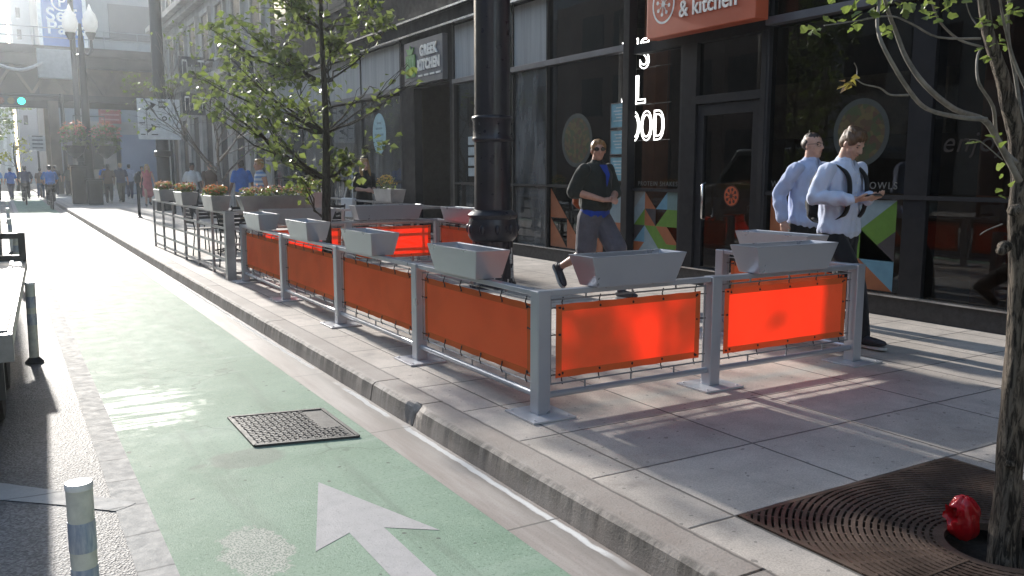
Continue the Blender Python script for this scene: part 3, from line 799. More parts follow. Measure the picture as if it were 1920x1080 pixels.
# panes: bays as (y0, y1, kind)
bays = [(-4.6,-2.2),(-2.2,.2),(.2,2.3),(2.3,4.13),(4.13,4.98),(5.22,6.98),(9.52,11.52),(11.52,12.57),(12.57,13.70),(13.70,14.74),(17.28,19.6),(19.6,21.9),(21.9,24.3),(24.3,27.3)]
for a, c in bays:
    dusty = 11.5 < a < 12.5 or a > 17
    g = m_glass_d if dusty else m_glass
    a += .018; c -= .018
    for z0, z1 in ((.342, 1.28), (1.33, 3.15)): P('window_pane', g, (F-.004, F+.004, a, c, z0, z1))
    if (11.5 < a < 12.5) or 13.6 < a < 14 or a > 17: P('concrete_panel', m_cpan, (F-.03, F+.05, a, c, 3.305 if a > 17 else 3.247, 4.22))
    else: P('window_pane', g, (F-.004, F+.004, a, c, 3.247, 4.24))
# mid wall strip seen between the columns
P('brick_pier', m_cpan, (F+.02, F+.12, 11.60, 11.95, .342, 3.15))
# projecting eaves: dark fascia with two bright metal edges
P('canopy_fascia', m_clad, (F-.16, F+.1, Y0, Y1, 4.27, 4.50))
P('canopy_edge', m_ledge, (F-.23, F-.13, 9.9, Y1, 4.23, 4.268), (F-.27, F-.12, 9.9, Y1, 4.503, 4.54))
P('canopy_cap', m_clad, (F-.20, F+.02, Y0, Y1, 4.545, 4.66))
# black portal of the restaurant next door
P('portal_wall', m_clad, (F-.05, F+.1, 14.80, 17.2, 3.22, 4.265), (F-.05, F+.12, 16.55, 17.2, SW, 3.22), (F+.9, F+1.0, 14.80, 16.55, SW, 3.22), (F-.05, F+.12, 14.80, 14.92, SW, 3.22))
P('portal_door', m_frame, (F+.84, F+.89, 15.1, 16.3, SW+.02, 2.9), bevel=.004)
# shop door bay: side light, door, panes
P('window_pane', m_glass, (F-.004, F+.004, 8.42, 9.36, .342, 1.275)); P('window_pane', m_glass, (F-.004, F+.004, 8.42, 9.36, 1.32, 3.10))
dr = P('door', m_steel, (F-.03, F+.03, 7.08, 7.20, SW+.02, 2.35), (F-.03, F+.03, 8.0, 8.12, SW+.02, 2.35), (F-.03, F+.03, 7.20, 8.0, 2.22, 2.35), (F-.03, F+.03, 7.20, 8.0, SW+.02, .36))
P('door_glass', m_glass, (F-.004, F+.004, 7.20, 8.0, .36, 2.22), parent=dr)
b = MB(); b.tube([(F-.035,7.93,.95),(F-.09,7.93,.97),(F-.09,7.93,1.38),(F-.035,7.93,1.40)], .014, 8); b.build('handle', m_ledge, dr, smooth=True)
P('door_frame', m_steel, (F-.06, F+.06, 6.998, 7.075, SW, 3.1), (F-.06, F+.06, 8.125, 8.38, SW, 3.1), (F-.06, F+.06, 7.075, 8.125, 2.36, 2.46), bevel=.003)
P('window_pane', m_glass, (F-.004, F+.004, 7.08, 8.12, 2.465, 3.09))
P('doorstep', m_plinth, (F-.04, F+.3, 7.0, 9.36, SW-.01, SW+.012))

# flat vinyl graphics on the glass (children of the building)
vin = lambda n, c: M('vinyl_'+n, c, .5, 0, .08, 8)
v_or, v_gr, v_bl, v_pb, v_te = vin('orange',(.30,.10,.04)), vin('green',(.10,.21,.025)), vin('blue',(.11,.25,.34)), vin('pale',(.22,.29,.32)), vin('teal',(.13,.21,.21))
v_dk, v_lg = vin('dark',(.04,.035,.04)), vin('grey',(.22,.23,.22))
xg = F-.006
def tri(pts, m, name='window_decal'):
    b = MB(); b.add([(xg, y, z) for y, z in pts], [tuple(range(len(pts)))]); return b.build(name, m, bd)
def tri_grid(yL, yR, z0, z1, cells):
    """right triangles on a grid; cells = [(col, row, corner, material)], y runs from yL (picture left, larger) to yR"""
    nc = max(c[0] for c in cells)+1; nr = max(c[1] for c in cells)+1
    dy, dz = (yR-yL)/nc, (z1-z0)/nr
    for c, r, k, m in cells:
        a = (yL+dy*c, z0+dz*r); b_ = (yL+dy*(c+1), z0+dz*r); d = (yL+dy*(c+1), z0+dz*(r+1)); e = (yL+dy*c, z0+dz*(r+1))
        tri({'bl':[a,b_,e],'br':[a,b_,d],'tl':[a,d,e],'tr':[b_,d,e]}[k], m)
tri_grid(9.35, 8.44, .36, 1.27, [(0,2,'tl',v_pb),(0,2,'br',v_gr),(0,3,'tl',v_lg),(0,3,'br',v_pb),(1,3,'bl',v_or),(1,2,'bl',v_or),(1,2,'tr',v_dk),(2,3,'br',v_bl),(3,3,'bl',v_te),(3,3,'tr',v_te),(2,2,'br',v_gr),(3,2,'tl',v_gr),(3,2,'br',v_gr),
    (0,1,'br',v_bl),(1,1,'bl',v_pb),(1,1,'tr',v_gr),(2,1,'bl',v_gr),(2,1,'tr',v_or),(3,1,'bl',v_or),(0,0,'br',v_pb),(0,0,'tl',v_or),(1,0,'bl',v_pb),(1,0,'tr',v_pb),(2,0,'bl',v_pb),(2,0,'tr',v_gr),(3,0,'tl',v_gr),(3,0,'br',v_or),(0,1,'tl',v_dk)])
tri_grid(11.45, 9.60, .36, 1.28, [(0,0,'bl',v_or),(0,1,'bl',v_or),(1,0,'bl',v_or),(2,1,'br',v_te),(3,1,'tl',v_te),(3,1,'br',v_pb),(3,0,'tr',v_or),(2,0,'br',v_or)])
tri_grid(6.9, 5.3, .36, 1.26, [(0,2,'bl',v_or),(0,1,'bl',v_or),(0,1,'tr',v_or),(2,2,'br',v_pb),(3,2,'tl',v_pb),(3,2,'br',v_gr),(2,1,'br',v_gr),(3,1,'tl',v_gr),(3,1,'br',v_dk),(2,0,'bl',v_or),(2,0,'tr',v_or),(3,0,'bl',v_or),(3,0,'tr',v_bl),(3,1,'bl',v_bl)])
# round bowl pictures
m_bowl = M('bowl_rim', (.035,.043,.042), .5); m_food = None
def mat_food():
    m, nt, out = newmat('bowl_food'); k = NT(nt)
    vo = k.n('TexVoronoi'); k.set(vo.inputs['Vector'], k.pos()); vo.inputs['Scale'].default_value = 17
    r = k.n('ValToRGB'); k.set(r.inputs[0], vo.outputs['Color'])
    e = r.color_ramp.elements; e[0].color = (.02,.032,.01,1); e[1].color = (.075,.06,.012,1)
    for p, c in ((.3,(.034,.05,.012,1)),(.55,(.06,.022,.012,1)),(.75,(.085,.068,.02,1))): q = e.new(p); q.color = c
    k.bsdf(out, r.outputs[0], .5); return m
m_food = mat_food()
def bowl(y, z, ry, rz_, n=40):
    q = [(y+ry*math.cos(2*PI*i/n), z+rz_*math.sin(2*PI*i/n)) for i in range(n)]
    q2 = [(y+ry*.84*math.cos(2*PI*i/n), z+rz_*.84*math.sin(2*PI*i/n)) for i in range(n)]
    b = MB(); b.add([(xg, *p) for p in q] + [(xg, *p) for p in q2], [(i,(i+1)%n,n+(i+1)%n,n+i) for i in range(n)]); o = b.build('bowl_decal', m_bowl, bd)
    b = MB(); b.add([(xg-.0005, *p) for p in q2], [tuple(range(n))]); b.build('food_print', m_food, o)
bowl(5.76, 1.93, .33, .34); bowl(10.75, 2.0, .40, .40)
def fac_text(txt, size, y, z, m, name='window_lettering', x=xg, depth=.002, align='CENTER', space=1.1, parent=None, sy=1.0, outline=0.0, shear=0.0, bold=0.0):
    vs, fs = text_mesh(txt, size, depth, align, outline, space, shear, bold)
    b = MB(); b.add(on_facade(x)(vs, y, z, sy), fs); return b.build(name, m, parent or bd)
m_wht = M('white_vinyl', (.15,.145,.135), .6)
fac_text('PROTEIN SHAKES', .085, 8.88, 1.35, m_wht, space=1.25)
fac_text('WRAPS', .10, 6.72, 1.37, m_wht, space=1.25); fac_text('BOWLS', .10, 5.50, 1.37, m_wht, space=1.25)
fac_text('enjoy', .26, 4.57, 1.72, M('brown_vinyl', (.022,.013,.01), .6), shear=.25)
# round orange door emblem: disc with eight spokes
t_or = M('emblem_orange', (.52,.10,.03), .5)
def emblem(parent, y, z, r, x, m_disc, m_mark, n=40):
    b = MB(); b.add([(x, y+r*math.cos(2*PI*i/n), z+r*math.sin(2*PI*i/n)) for i in range(n)], [tuple(range(n))]); d = b.build('emblem', m_disc, parent)
    b = MB()
    for i in range(8):
        a = 2*PI*i/8+.2
        c, s = math.cos(a), math.sin(a)
        def pt(u, v): return (x-.003, y+c*u-s*v, z+s*u+c*v)
        b.add([pt(.16*r,-.035*r),pt(.5*r,-.035*r),pt(.5*r,.035*r),pt(.16*r,.035*r)], [(0,1,2,3)])
        cy_, cz_ = y+c*.62*r, z+s*.62*r
        b.add([(x-.0035, cy_+.16*r*math.cos(2*PI*j/14), cz_+.16*r*math.sin(2*PI*j/14)) for j in range(14)], [tuple(range(14))])
    b.add([(x-.0035, y+.2*r*math.cos(2*PI*j/18), z+.2*r*math.sin(2*PI*j/18)) for j in range(18)], [tuple(range(18))])
    q0, q1 = .90*r, 1.0*r
    b.add([(x-.0035, y+q0*math.cos(2*PI*i/n), z+q0*math.sin(2*PI*i/n)) for i in range(n)] + [(x-.0035, y+q1*math.cos(2*PI*i/n), z+q1*math.sin(2*PI*i/n)) for i in range(n)], [(i,(i+1)%n,n+(i+1)%n,n+i) for i in range(n)])
    b.build('emblem_mark', m_mark, d); return d
emblem(bd, 7.52, 1.25, .125, xg, t_or, M('emblem_dark', (.06,.02,.015), .5))

# orange sign board over the door
m_sign = M('orange_sign_face', (.52, .105, .045), .45, 0, .06, 3); m_sw = M('sign_letter_white', (.80,.78,.74), .5)
t = tag(root('shop_sign', (F-.2, 8.2, 3.24)), 'orange shop sign board over the door with white round emblem and white lettering', 'sign')
b = MB(); b.box(F-.34, F-.14, 6.92, 8.755, 3.19, 4.235); b.build('board', m_sign, t, bevel=.01)
xs = F-.345
fac_text('& kitchen', .27, 7.66, 3.375, m_sw, 'lettering', xs-.008, .008, 'CENTER', 1.0, t, sy=.92, bold=.003)
fac_text('protein bar', .27, 7.60, 3.375+.27, m_sw, 'lettering', xs-.008, .008, 'CENTER', 1.0, t, sy=.80)
b = MB(); n = 40; yy, zz, rr = 8.43, 3.575, .205
def ring_pts(q): return [(xs-.006, yy+q*math.cos(2*PI*i/n), zz+q*1.15*math.sin(2*PI*i/n)) for i in range(n)]
b.add(ring_pts(rr) + ring_pts(rr*.88), [(i,(i+1)%n,n+(i+1)%n,n+i) for i in range(n)])
for i in range(8):
    a = 2*PI*i/8+.2; c, s = math.cos(a), math.sin(a)
    b.bar((xs-.006, yy+.03*c, zz+.03*s*1.15), (xs-.006, yy+.09*c, zz+.09*s*1.15), .014, .004)
    b.add([(xs-.0075, yy+.108*c+.024*math.cos(2*PI*j/14), zz+.108*1.15*s+.024*math.sin(2*PI*j/14)) for j in range(14)], [tuple(range(14))])
b.add([(xs-.0075, yy+.036*math.cos(2*PI*j/16), zz+.036*math.sin(2*PI*j/16)) for j in range(16)], [tuple(range(16))])
b.build('round_emblem', m_sw, t)

# neon lettering hung inside the window
t = tag(root('neon_sign', (F+.4, 9.2, 1.9)), 'glowing white neon lettering hung behind the glass beside the black steel column', 'neon sign')
m_neon = emit('neon_white', (1.0, .98, .94), 7.0)
xn = F+.30
for txt, z, sz, dy, sy_ in (("IT'S", 2.965, .575, 9.46, .85), ('ALL', 2.49, .55, 9.535, .9), ('GOOD', 1.975, .575, 9.115, .56)):
    fac_text(txt, sz, dy, z, m_neon, 'neon_letters', xn, .0, 'RIGHT', 1.06, t, sy=sy_, outline=.009)
b = MB(); b.tube([(xn+.05, 10.4, 4.5), (xn+.05, 10.4, 1.97)], .006, 6); b.tube([(xn+.05, 9.12, 4.5), (xn+.05, 9.12, 1.97)], .006, 6)
for z in (2.0, 2.5, 3.0): b.tube([(xn+.05, 10.6, z-.03), (xn+.05, 9.05, z-.03)], .006, 6)
b.build('hanging_frame', m_chas, t)

# menu cards in the window beside the column
t = tag(root('menu_holder', (F, 9.95, 1.4)), 'three pale blue menu cards stacked in a frame on the window', 'menu holder')
b = MB()
for i in range(3):
    z = 1.40 + i*.37
    b.box(F-.03, F-.008, 9.58, 9.89, z, z+.012); b.box(F-.03, F-.008, 9.58, 9.89, z+.335, z+.347); b.box(F-.03, F-.008, 9.58, 9.592, z+.012, z+.335); b.box(F-.03, F-.008, 9.878, 9.89, z+.012, z+.335)
b.build('frame', m_ledge, t)
mc = M('menu_card', (.20,.42,.50), .5, 0, .15, 6)
for i in range(3):
    z = 1.412 + i*.37; b = MB(); b.box(F-.022, F-.012, 9.593, 9.877, z, z+.322); cdo = b.build('card', mc, t)
    b = MB()
    for j in range(5): b.box(F-.0235, F-.0225, 9.63+.02*(j%2), 9.83-.03*((j+i)%3), z+.26-j*.045, z+.275-j*.045)
    b.build('print_lines', M('card_print', (.55,.62,.62), .6), cdo)
# small lamp inside (the bright point at the top of the window)
t = tag(root('ceiling_spot', (8.3, 11.9, 3.9)), 'small lit spotlight shining inside the window above the pale concrete strip', 'spotlight')
b = MB(); b.lathe([(.05,0),(.06,.02),(.06,.12),(.03,.16)], (8.3,11.9,3.9), 14); b.build('can', m_chas, t)
b = MB(); b.lathe([(.045,-.004),(.045,-.001)], (8.3,11.9,3.9), 14); b.build('bulb', emit('spot_white', (1,.95,.85), 12), t)
b = MB(); b.tube([(8.3,11.9,4.06),(8.3,11.9,4.49)], .008, 6); b.build('stem', m_chas, t)

# restaurant sign with its green tile
t = tag(root('restaurant_sign', (F-.1, 15.8, 3.2)), 'grey restaurant sign board over the black portal with white raised lettering', 'sign')
b = MB(); b.box(F-.17, F-.055, 14.96, 16.75, 3.27, 4.12); b.build('board', M('sign_grey', (.12,.12,.135), .5, 0, .08, 3), t, bevel=.008)
x5 = F-.175
fac_text('GREEK', .275, 15.55, 3.80, m_sw, 'lettering', x5-.012, .012, 'CENTER', 1.1, t, sy=.86, bold=.012)
fac_text('KITCHEN', .275, 15.55, 3.53, m_sw, 'lettering', x5-.012, .012, 'CENTER', 1.1, t, sy=.80, bold=.012)
b = MB()
for q in range(4): b.box(x5-.012, x5+.001, 15.03+q*.27, 15.03+q*.27+.20, 3.40, 3.435)
b.build('small_lettering', m_sw, t)
b = MB(); b.box(x5-.02, x5+.001, 16.18, 16.62, 3.42, 3.86); b.prism([(16.30,3.87),(16.52,3.87),(16.60,4.0),(16.45,3.97),(16.41,4.05),(16.36,3.97),(16.22,4.0)], x5-.02, x5, to=lambda u, v, w: (w, u, v)); b.build('green_tile', M('sign_green', (.13,.30,.10), .5), t)
b = MB()
for q in range(3): b.box(x5-.026, x5-.0205, 16.25+q*.12, 16.29+q*.12, 3.48, 3.80)
b.build('tile_bars', M('tile_bars', (.22,.42,.20), .5), t)
# round pale logo on the dusty glass
b = MB(); n = 36; b.add([(xg, 18.6+.40*math.cos(2*PI*i/n), 2.38+.46*math.sin(2*PI*i/n)) for i in range(n)], [tuple(range(n))]); o = b.build('round_decal', M('pale_blue_vinyl', (.30,.47,.52), .5), bd)
b = MB()
for z, wd in ((2.62,.12),(2.5,.2),(2.36,.26),(2.22,.2),(2.08,.1)): b.box(xg-.004, xg-.001, 18.6-wd, 18.6+wd, z-.022, z+.022)
b.build('decal_print', M('pale_print', (.16,.27,.31), .5), o)
# notices taped in the window behind the pole
b = MB()
for i in range(4): b.box(xg-.003, xg-.001, 13.9, 14.25, 1.45+i*.19, 1.60+i*.19)
b.build('paper_notice', M('paper', (.42,.47,.48), .7), bd)
# ================================================================== plants: leaves, flowers, trees
def mat_leaf(name, c1, c2, tr=.45):
    m, nt, out = newmat(name); k = NT(nt)
    g = k.n('NewGeometry')
    c = k.mix(g.outputs['Random Per Island'], (*c1, 1), (*c2, 1))
    d = k.n('BsdfPrincipled'); k.set(d.inputs['Base Color'], c); d.inputs['Roughness'].default_value = .38
    t = k.n('BsdfTranslucent'); k.set(t.inputs[0], k.mix(.5, c, (.26, .34, .06, 1)))
    s = k.n('MixShader'); s.inputs[0].default_value = tr; k.set(s.inputs[1], d); k.set(s.inputs[2], t)
    nt.links.new(s.outputs[0], out.inputs[0]); return m
m_leaf = mat_leaf('maple_leaf', (.07,.10,.045), (.15,.175,.08)); m_leaf2 = mat_leaf('bright_leaf', (.10,.15,.04), (.17,.21,.07), .45)
m_leafd = mat_leaf('deep_leaf', (.03,.06,.025), (.06,.10,.03)); m_leafb = mat_leaf('brown_leaf', (.16,.08,.03), (.25,.13,.04))
m_far = mat_leaf('far_leaf', (.07,.12,.05), (.14,.20,.09)); m_yel = mat_leaf('yellow_leaf', (.30,.30,.03), (.42,.40,.05))
def mat_bark(name, c1, c2):
    m, nt, out = newmat(name); k = NT(nt)
    n = k.noise(1, 6, .7, k.stretch(55, 55, 9), .8); n2 = k.noise(4, 3)
    c = k.mix(k.ramp(n, .40, .60), (*c1, 1), (*c2, 1)); c = k.mix(k.ramp(n2, .62, .75, 0, .6), c, (.17, .09, .045, 1))
    k.bsdf(out, c, .85, 0, k.bump(n, 1.0, .035), .3); return m
m_bark = mat_bark('rough_bark', (.025,.02,.016), (.24,.20,.16)); m_bark2 = mat_bark('dark_bark', (.03,.026,.02), (.08,.07,.055)); m_twig = M('twig_bark', (.17,.15,.135), .7, 0, .3, 20)
def leaf(b, p, size, up=None, rng=R, lobed=False):
    """one folded leaf blade"""
    d = V((rng.gauss(0,1), rng.gauss(0,1), rng.gauss(-.35,.6)));  d.normalize()
    n = V((rng.gauss(0,.6), rng.gauss(0,.6), 1)); n = (n - d*n.dot(d)); n.normalize(); s = d.cross(n)
    L = size*rng.uniform(.7,1.3); w_ = L*rng.uniform(.36,.5)
    p = V(p)
    if lobed:
        pts = [(0,0,0),(-.28,.10,.05),(-.52,.32,.10),(-.33,.52,.06),(-.30,.80,.10),(0,1.0,-.06),(.30,.80,.10),(.33,.52,.06),(.52,.32,.10),(.28,.10,.05),(0,.5,0)]
        vs = [p + s*(x*L) + d*(y*L) + n*(z*L) for x, y, z in pts]
        b.add(vs, [(i, i+1, 10) for i in range(9)] + [(9,0,10)])
    else:
        vs = [p, p + d*L*.45 + s*w_ + n*L*.10, p + d*L - n*L*.12, p + d*L*.45 - s*w_ + n*L*.10]
        b.add(vs, [(0,1,2),(0,2,3)])
def bend(a, c, k=4, sag=0.0, jit=0.0, rng=R):
    a, c = V(a), V(c); out = []
    for i in range(k+1):
        f = i/k; p = a.lerp(c, f); e = math.sin(PI*f)
        out.append(p + V((rng.uniform(-1,1)*jit*e, rng.uniform(-1,1)*jit*e, sag*e + rng.uniform(-1,1)*jit*e)))
    return out
def taper(r0, r1, k): return [r0+(r1-r0)*i/(k-1) for i in range(k)]

def clump_tree(name, label, group, trunk, trad, clumps, leafsize, mleaf, mbark, dens, mleaf2=None, lobed=False, fork=None):
    """trunk = points; clumps = [(centre, radius)]: every clump is fed by its own limb off the trunk and carries its own sprays"""
    t = tag(root(name, tuple(trunk[0])), label, 'tree', group)
    b = MB(); b.tube(trunk, taper(trad[0], trad[1], len(trunk)), 12)
    lv = MB(); lv2 = MB()
    tops = [V(p) for p in trunk]
    for c, r in clumps:
        c = V(c)
        cand = [p for p in tops if p.z < c.z - .05] or tops[1:2]
        cand = [p for p in cand if p.z > (fork or 0)] or cand[-1:]
        a = min(cand, key=lambda p: (p-c).length + .55*abs((c.z-p.z) - (V((c.x,c.y,0))-V((p.x,p.y,0))).length*.8))
        pts = bend(a, c, 5, -.06*(c-a).length, .05)
        fi = min(range(len(tops)), key=lambda i: (tops[i]-a).length)/max(1,len(tops)-1)
        tr = trad[0]+(trad[1]-trad[0])*fi
        b.tube(pts, taper(min(tr*.42, .012+.012*r), .004, 6), 6)
        n = int(dens*r*r) + 3; nt_ = max(3, int(n/14))
        for q in range(nt_):
            dv = V((R.gauss(0,1), R.gauss(0,1), R.gauss(0,.75))); dv.normalize()
            e = c + dv*r*(R.random()**.45)
            st = pts[R.choice((2,3,4,5))]
            tw = bend(st, e, 3, .02, .03); b.tube(tw, taper(.0055, .002, 4), 4)
            m_ = max(2, n//nt_)
            for z in range(m_):
                f = R.random(); pz = tw[min(3, int(f*4))].lerp(tw[min(3, int(f*4)+1)], R.random()) if f < .75 else e
                pz = pz + V((R.gauss(0,1), R.gauss(0,1), R.gauss(0,.7)))*(.05+.10*r)
                leaf(lv2 if (mleaf2 and R.random() < .35) else lv, pz, leafsize, lobed=lobed)
    b.build('trunk', mbark, t, smooth=True)
    cr = lv.build('crown', mleaf, t)
    if mleaf2: lv2.build('lighter_foliage', mleaf2, cr)  # second, lighter leaf colour scattered at random through the crown
    return t

# young street tree inside the barrier (foliage sits in sprays, gaps between)
B0 = (3.40, 10.2)
def mid(px, py, dy): return at(px, py, y=10.2+dy)
tr_pts = [(3.40,10.2,SW),(3.395,10.2,.9),(3.41,10.2,1.45),(3.43,10.21,2.0),(3.42,10.2,2.6),(3.40,10.2,3.2),(3.42,10.22,3.9),(3.40,10.2,4.8)]
cl = []
for px, py, r, n in ((640,-60,95,2),(560,15,85,3),(470,35,60,2),(525,95,70,2),(432,92,62,2),(395,60,34,1),(690,15,62,2),(730,45,42,1),(450,130,52,2),(540,150,56,1),(622,70,62,2),(662,112,36,1),
      (408,190,46,2),(455,205,50,2),(378,200,26,1),(505,215,44,2),(560,205,42,1),(600,250,42,1),(518,288,36,2),(495,270,26,1),(600,300,44,1),(660,275,44,1),(712,265,40,1),(640,322,40,1),(572,335,42,2),(690,165,26,1),(722,185,22,1),(768,120,16,1),(768,150,14,1),(360,130,26,1),(600,-120,120,2),(480,-70,90,2),(720,-80,90,2),(610,160,40,1)):
    for i in range(n):
        dy = R.uniform(-.75,.75); p = mid(px + R.uniform(-.3,.3)*r, py + R.uniform(-.3,.3)*r, dy); cl.append((p, r*.0058*(1.0 if n == 1 else .85)))
clump_tree('young_street_tree', 'young street tree with an airy sunlit green crown growing inside the orange barriers', None, tr_pts, (.066,.012), cl, .092, m_leaf, m_bark2, 600, m_leaf2, fork=1.1)

# near tree at the right edge: rough trunk, bare limbs, a few fresh leaves
t = tag(root('near_street_tree', (3.17,1.70,.05)), 'near rough barked street tree in the iron grate with bare curving limbs', 'tree')
def nr(px, py, y=1.7): return at(px, py, y=y)
tp = [V((3.172,1.70,.04)), V((3.165,1.70,.20)), nr(1893,870), nr(1903,730), nr(1911,600), nr(1913,500), nr(1911,420), nr(1914,330), nr(1908,255), nr(1880,150,1.72), nr(1852,60,1.74), nr(1835,-60,1.76), nr(1800,-260,1.8)]
rad = [.060,.053,.045,.041,.039,.038,.037,.032,.030,.023,.019,.016,.011]
b = MB()
fine_p = []; fine_r = []
for i in range(len(tp)-1):
    for q in range(6):
        f = q/6; fine_p.append(tp[i].lerp(tp[i+1], f)); fine_r.append(rad[i]+(rad[i+1]-rad[i])*f)
fine_p.append(tp[-1]); fine_r.append(rad[-1])
b.tube(fine_p, fine_r, 28)
b.v = [tuple(V(p) + (V((p[0]-3.16, p[1]-1.7, 0)).normalized())*(.0065*noise.noise(V((p[0]*38, p[1]*38, p[2]*6))) + .004*noise.noise(V((p[0]*12, p[1]*12, p[2]*9))))) if p[2] < 1.9 else p for p in b.v]
for (px, py, s) in ((1884,462,.026),(1878,470,.02),(1905,395,.03),(1893,870,.02)): b.ball(nr(px,py,1.68), (s,s,s*.8), 8, 6)
b.build('trunk', m_bark, t, smooth=True)
limbs = [([(1912,340),(1870,262),(1845,225),(1790,205),(1735,160),(1700,110),(1680,60),(1665,20),(1650,-40)], 1.62, .015, .006),
         ([(1850,224),(1800,220),(1740,205),(1705,170),(1660,95),(1645,50),(1648,0),(1640,-60)], 1.55, .010, .005),
         ([(1908,306),(1886,285),(1868,250),(1862,200),(1835,155),(1832,110),(1840,90)], 1.66, .011, .004),
         ([(1895,200),(1868,120),(1850,60),(1838,0),(1838,-60)], 1.75, .016, .008),
         ([(1842,88),(1800,75),(1770,50),(1752,20),(1740,-30)], 1.7, .006, .0035),
         ([(1838,72),(1760,70),(1710,45),(1668,30),(1600,40),(1545,48)], 1.6, .005, .0022),
         ([(1920,260),(1905,150),(1890,60),(1895,-40)], 1.85, .012, .006),
         ([(1930,180),(1900,110),(1880,30),(1870,-40)], 1.5, .008, .004),
         ([(1704,178),(1670,178),(1650,165),(1620,158),(1605,148)], 1.58, .0045, .002), ([(1606,149),(1607,130),(1602,118)], 1.58, .002, .0013),
         ([(1880,420),(1850,432),(1838,440)], 1.66, .004, .002), ([(1880,300),(1845,270),(1830,262),(1818,262)], 1.64, .003, .0015), ([(1838,55),(1820,30),(1810,0)], 1.7, .004, .002)]
b = MB()
for pts, y, ra, rb in limbs:
    P3 = [nr(px, py, y + .03*math.sin(i*1.3)) for i, (px, py) in enumerate(pts)]
    Q = []
    for i in range(len(P3)-1):
        p0 = P3[max(0,i-1)]; p1 = P3[i]; p2 = P3[i+1]; p3 = P3[min(len(P3)-1,i+2)]
        for s in range(4):
            u = s/4; Q.append(.5*((2*p1) + (p2-p0)*u + (2*p0-5*p1+4*p2-p3)*u*u + (3*p1-p0-3*p2+p3)*u**3))
    Q.append(P3[-1]); b.tube(Q, taper(ra*.74, rb*.74, len(Q)), 8)
b.build('limb', M('pale_limb_bark', (.17,.155,.135), .7, 0, .35, 18, .5, 90), t, smooth=True)
b = MB()
spots = [(1518,58,3),(1530,52,2),(1545,45,2),(1588,50,2),(1600,50,2),(1665,48,3),(1656,60,2),(1670,68,2),(1690,15,4),(1625,20,4),(1630,30,3),(1650,0,5),(1668,8,4),(1590,5,3),(1610,-5,3),(1730,25,3),(1745,30,3),(1755,15,3),(1770,40,2),(1838,40,4),(1850,42,4),(1872,40,4),(1890,35,5),(1860,80,3),(1878,78,3),(1895,18,4),(1915,20,4),(1835,90,2),(1848,108,2),(1838,262,2),(1877,258,2),(1820,265,1),(1870,315,1),(1885,330,1),(1700,2,4),(1780,5,3),(1800,-5,4),(1850,-15,4),(1900,-10,6),(1560,-10,3),(1530,-15,3),(1745,0,3),(1880,360,2),(1895,345,1)]
for px, py, n in spots:
    for i in range(n): leaf(b, nr(px+R.uniform(-10,10), py+R.uniform(-9,9), 1.62+R.uniform(-.06,.06)), .026, lobed=True)
for _ in range(130):
    leaf(b, V((R.uniform(2.0,3.6), R.uniform(1.2,2.4), R.uniform(2.3,3.0))), .05, lobed=True)
cr = b.build('crown', m_leaf2, t)
b = MB()
for i in range(9): leaf(b, nr(1592+R.uniform(-10,8), 150+R.uniform(-8,12), 1.58), .028)
b.build('withered_leaves', m_leafb, cr)
# weeds in the tree pit
for i, (x, y, lab) in enumerate(((3.10,1.60,'small green weed sprouting in the tree pit left of the trunk'),(3.30,1.62,'small weed behind the trunk foot at the right edge of the tree pit'))):
    b = MB()
    for q in range(16): leaf(b, (x+R.gauss(0,.018), y+R.gauss(0,.018), .05+R.uniform(.01,.06)), .035)
    tag(b.build('weed', m_leaf2), lab, 'weed')

# red plastic wrapped thing in the tree pit
def mat_redbag():
    m, nt, out = newmat('red_plastic'); k = NT(nt)
    n = k.noise(22, 4, .6, None, 1.2)
    k.bsdf(out, (.50,.008,.015), .16, 0, k.bump(n, .5, .012), .6); return m
b = MB(); n, mm = 40, 26; vs = []
bc = V((3.185,1.875,.19))
for i in range(mm+1):
    f = i/mm
    for j in range(n):
        a = 2*PI*j/n; th = PI*f
        rr = .056*(math.sin(th)**.55)*(1 + .35*max(0, f-.4)*0)
        if f < .30: rr *= .62 + .38*f/.30
        fold = 1 + .26*noise.noise(V((math.cos(a)*2.2, math.sin(a)*1.6, f*4))) + .07*math.sin(a*7+f*9)*(1-f)
        vs.append(bc + V((rr*fold*math.cos(a), rr*fold*math.sin(a), .085*math.cos(th)*1.05 + .006*noise.noise(V((math.cos(a)*3, math.sin(a)*3, f*6))))))
fs = [(i*n+j, (i+1)*n+j, (i+1)*n+(j+1)%n, i*n+(j+1)%n) for i in range(mm) for j in range(n)]
b.add(vs, fs)
t = tag(b.build('plastic_bag', mat_redbag(), smooth=True), 'shiny red plastic bag tied over a stub in the tree pit by the near trunk', 'plastic bag')
b = MB(); q0 = bc + V((-.038,.0,.035)); vs = []
for i in range(9):
    for j in range(14):
        a = 2*PI*j/14; f = i/8; rr = (.014 + .024*f*f)*(1+.28*math.sin(a*5+f*3))
        vs.append(q0 + V((-.052*f, rr*math.cos(a)*.8, rr*math.sin(a) - .004*f)))
b.add(vs, [(i*14+j, i*14+(j+1)%14, (i+1)*14+(j+1)%14, (i+1)*14+j) for i in range(8) for j in range(14)])
b.build('bag_knot', t.data.materials[0], t, smooth=True)

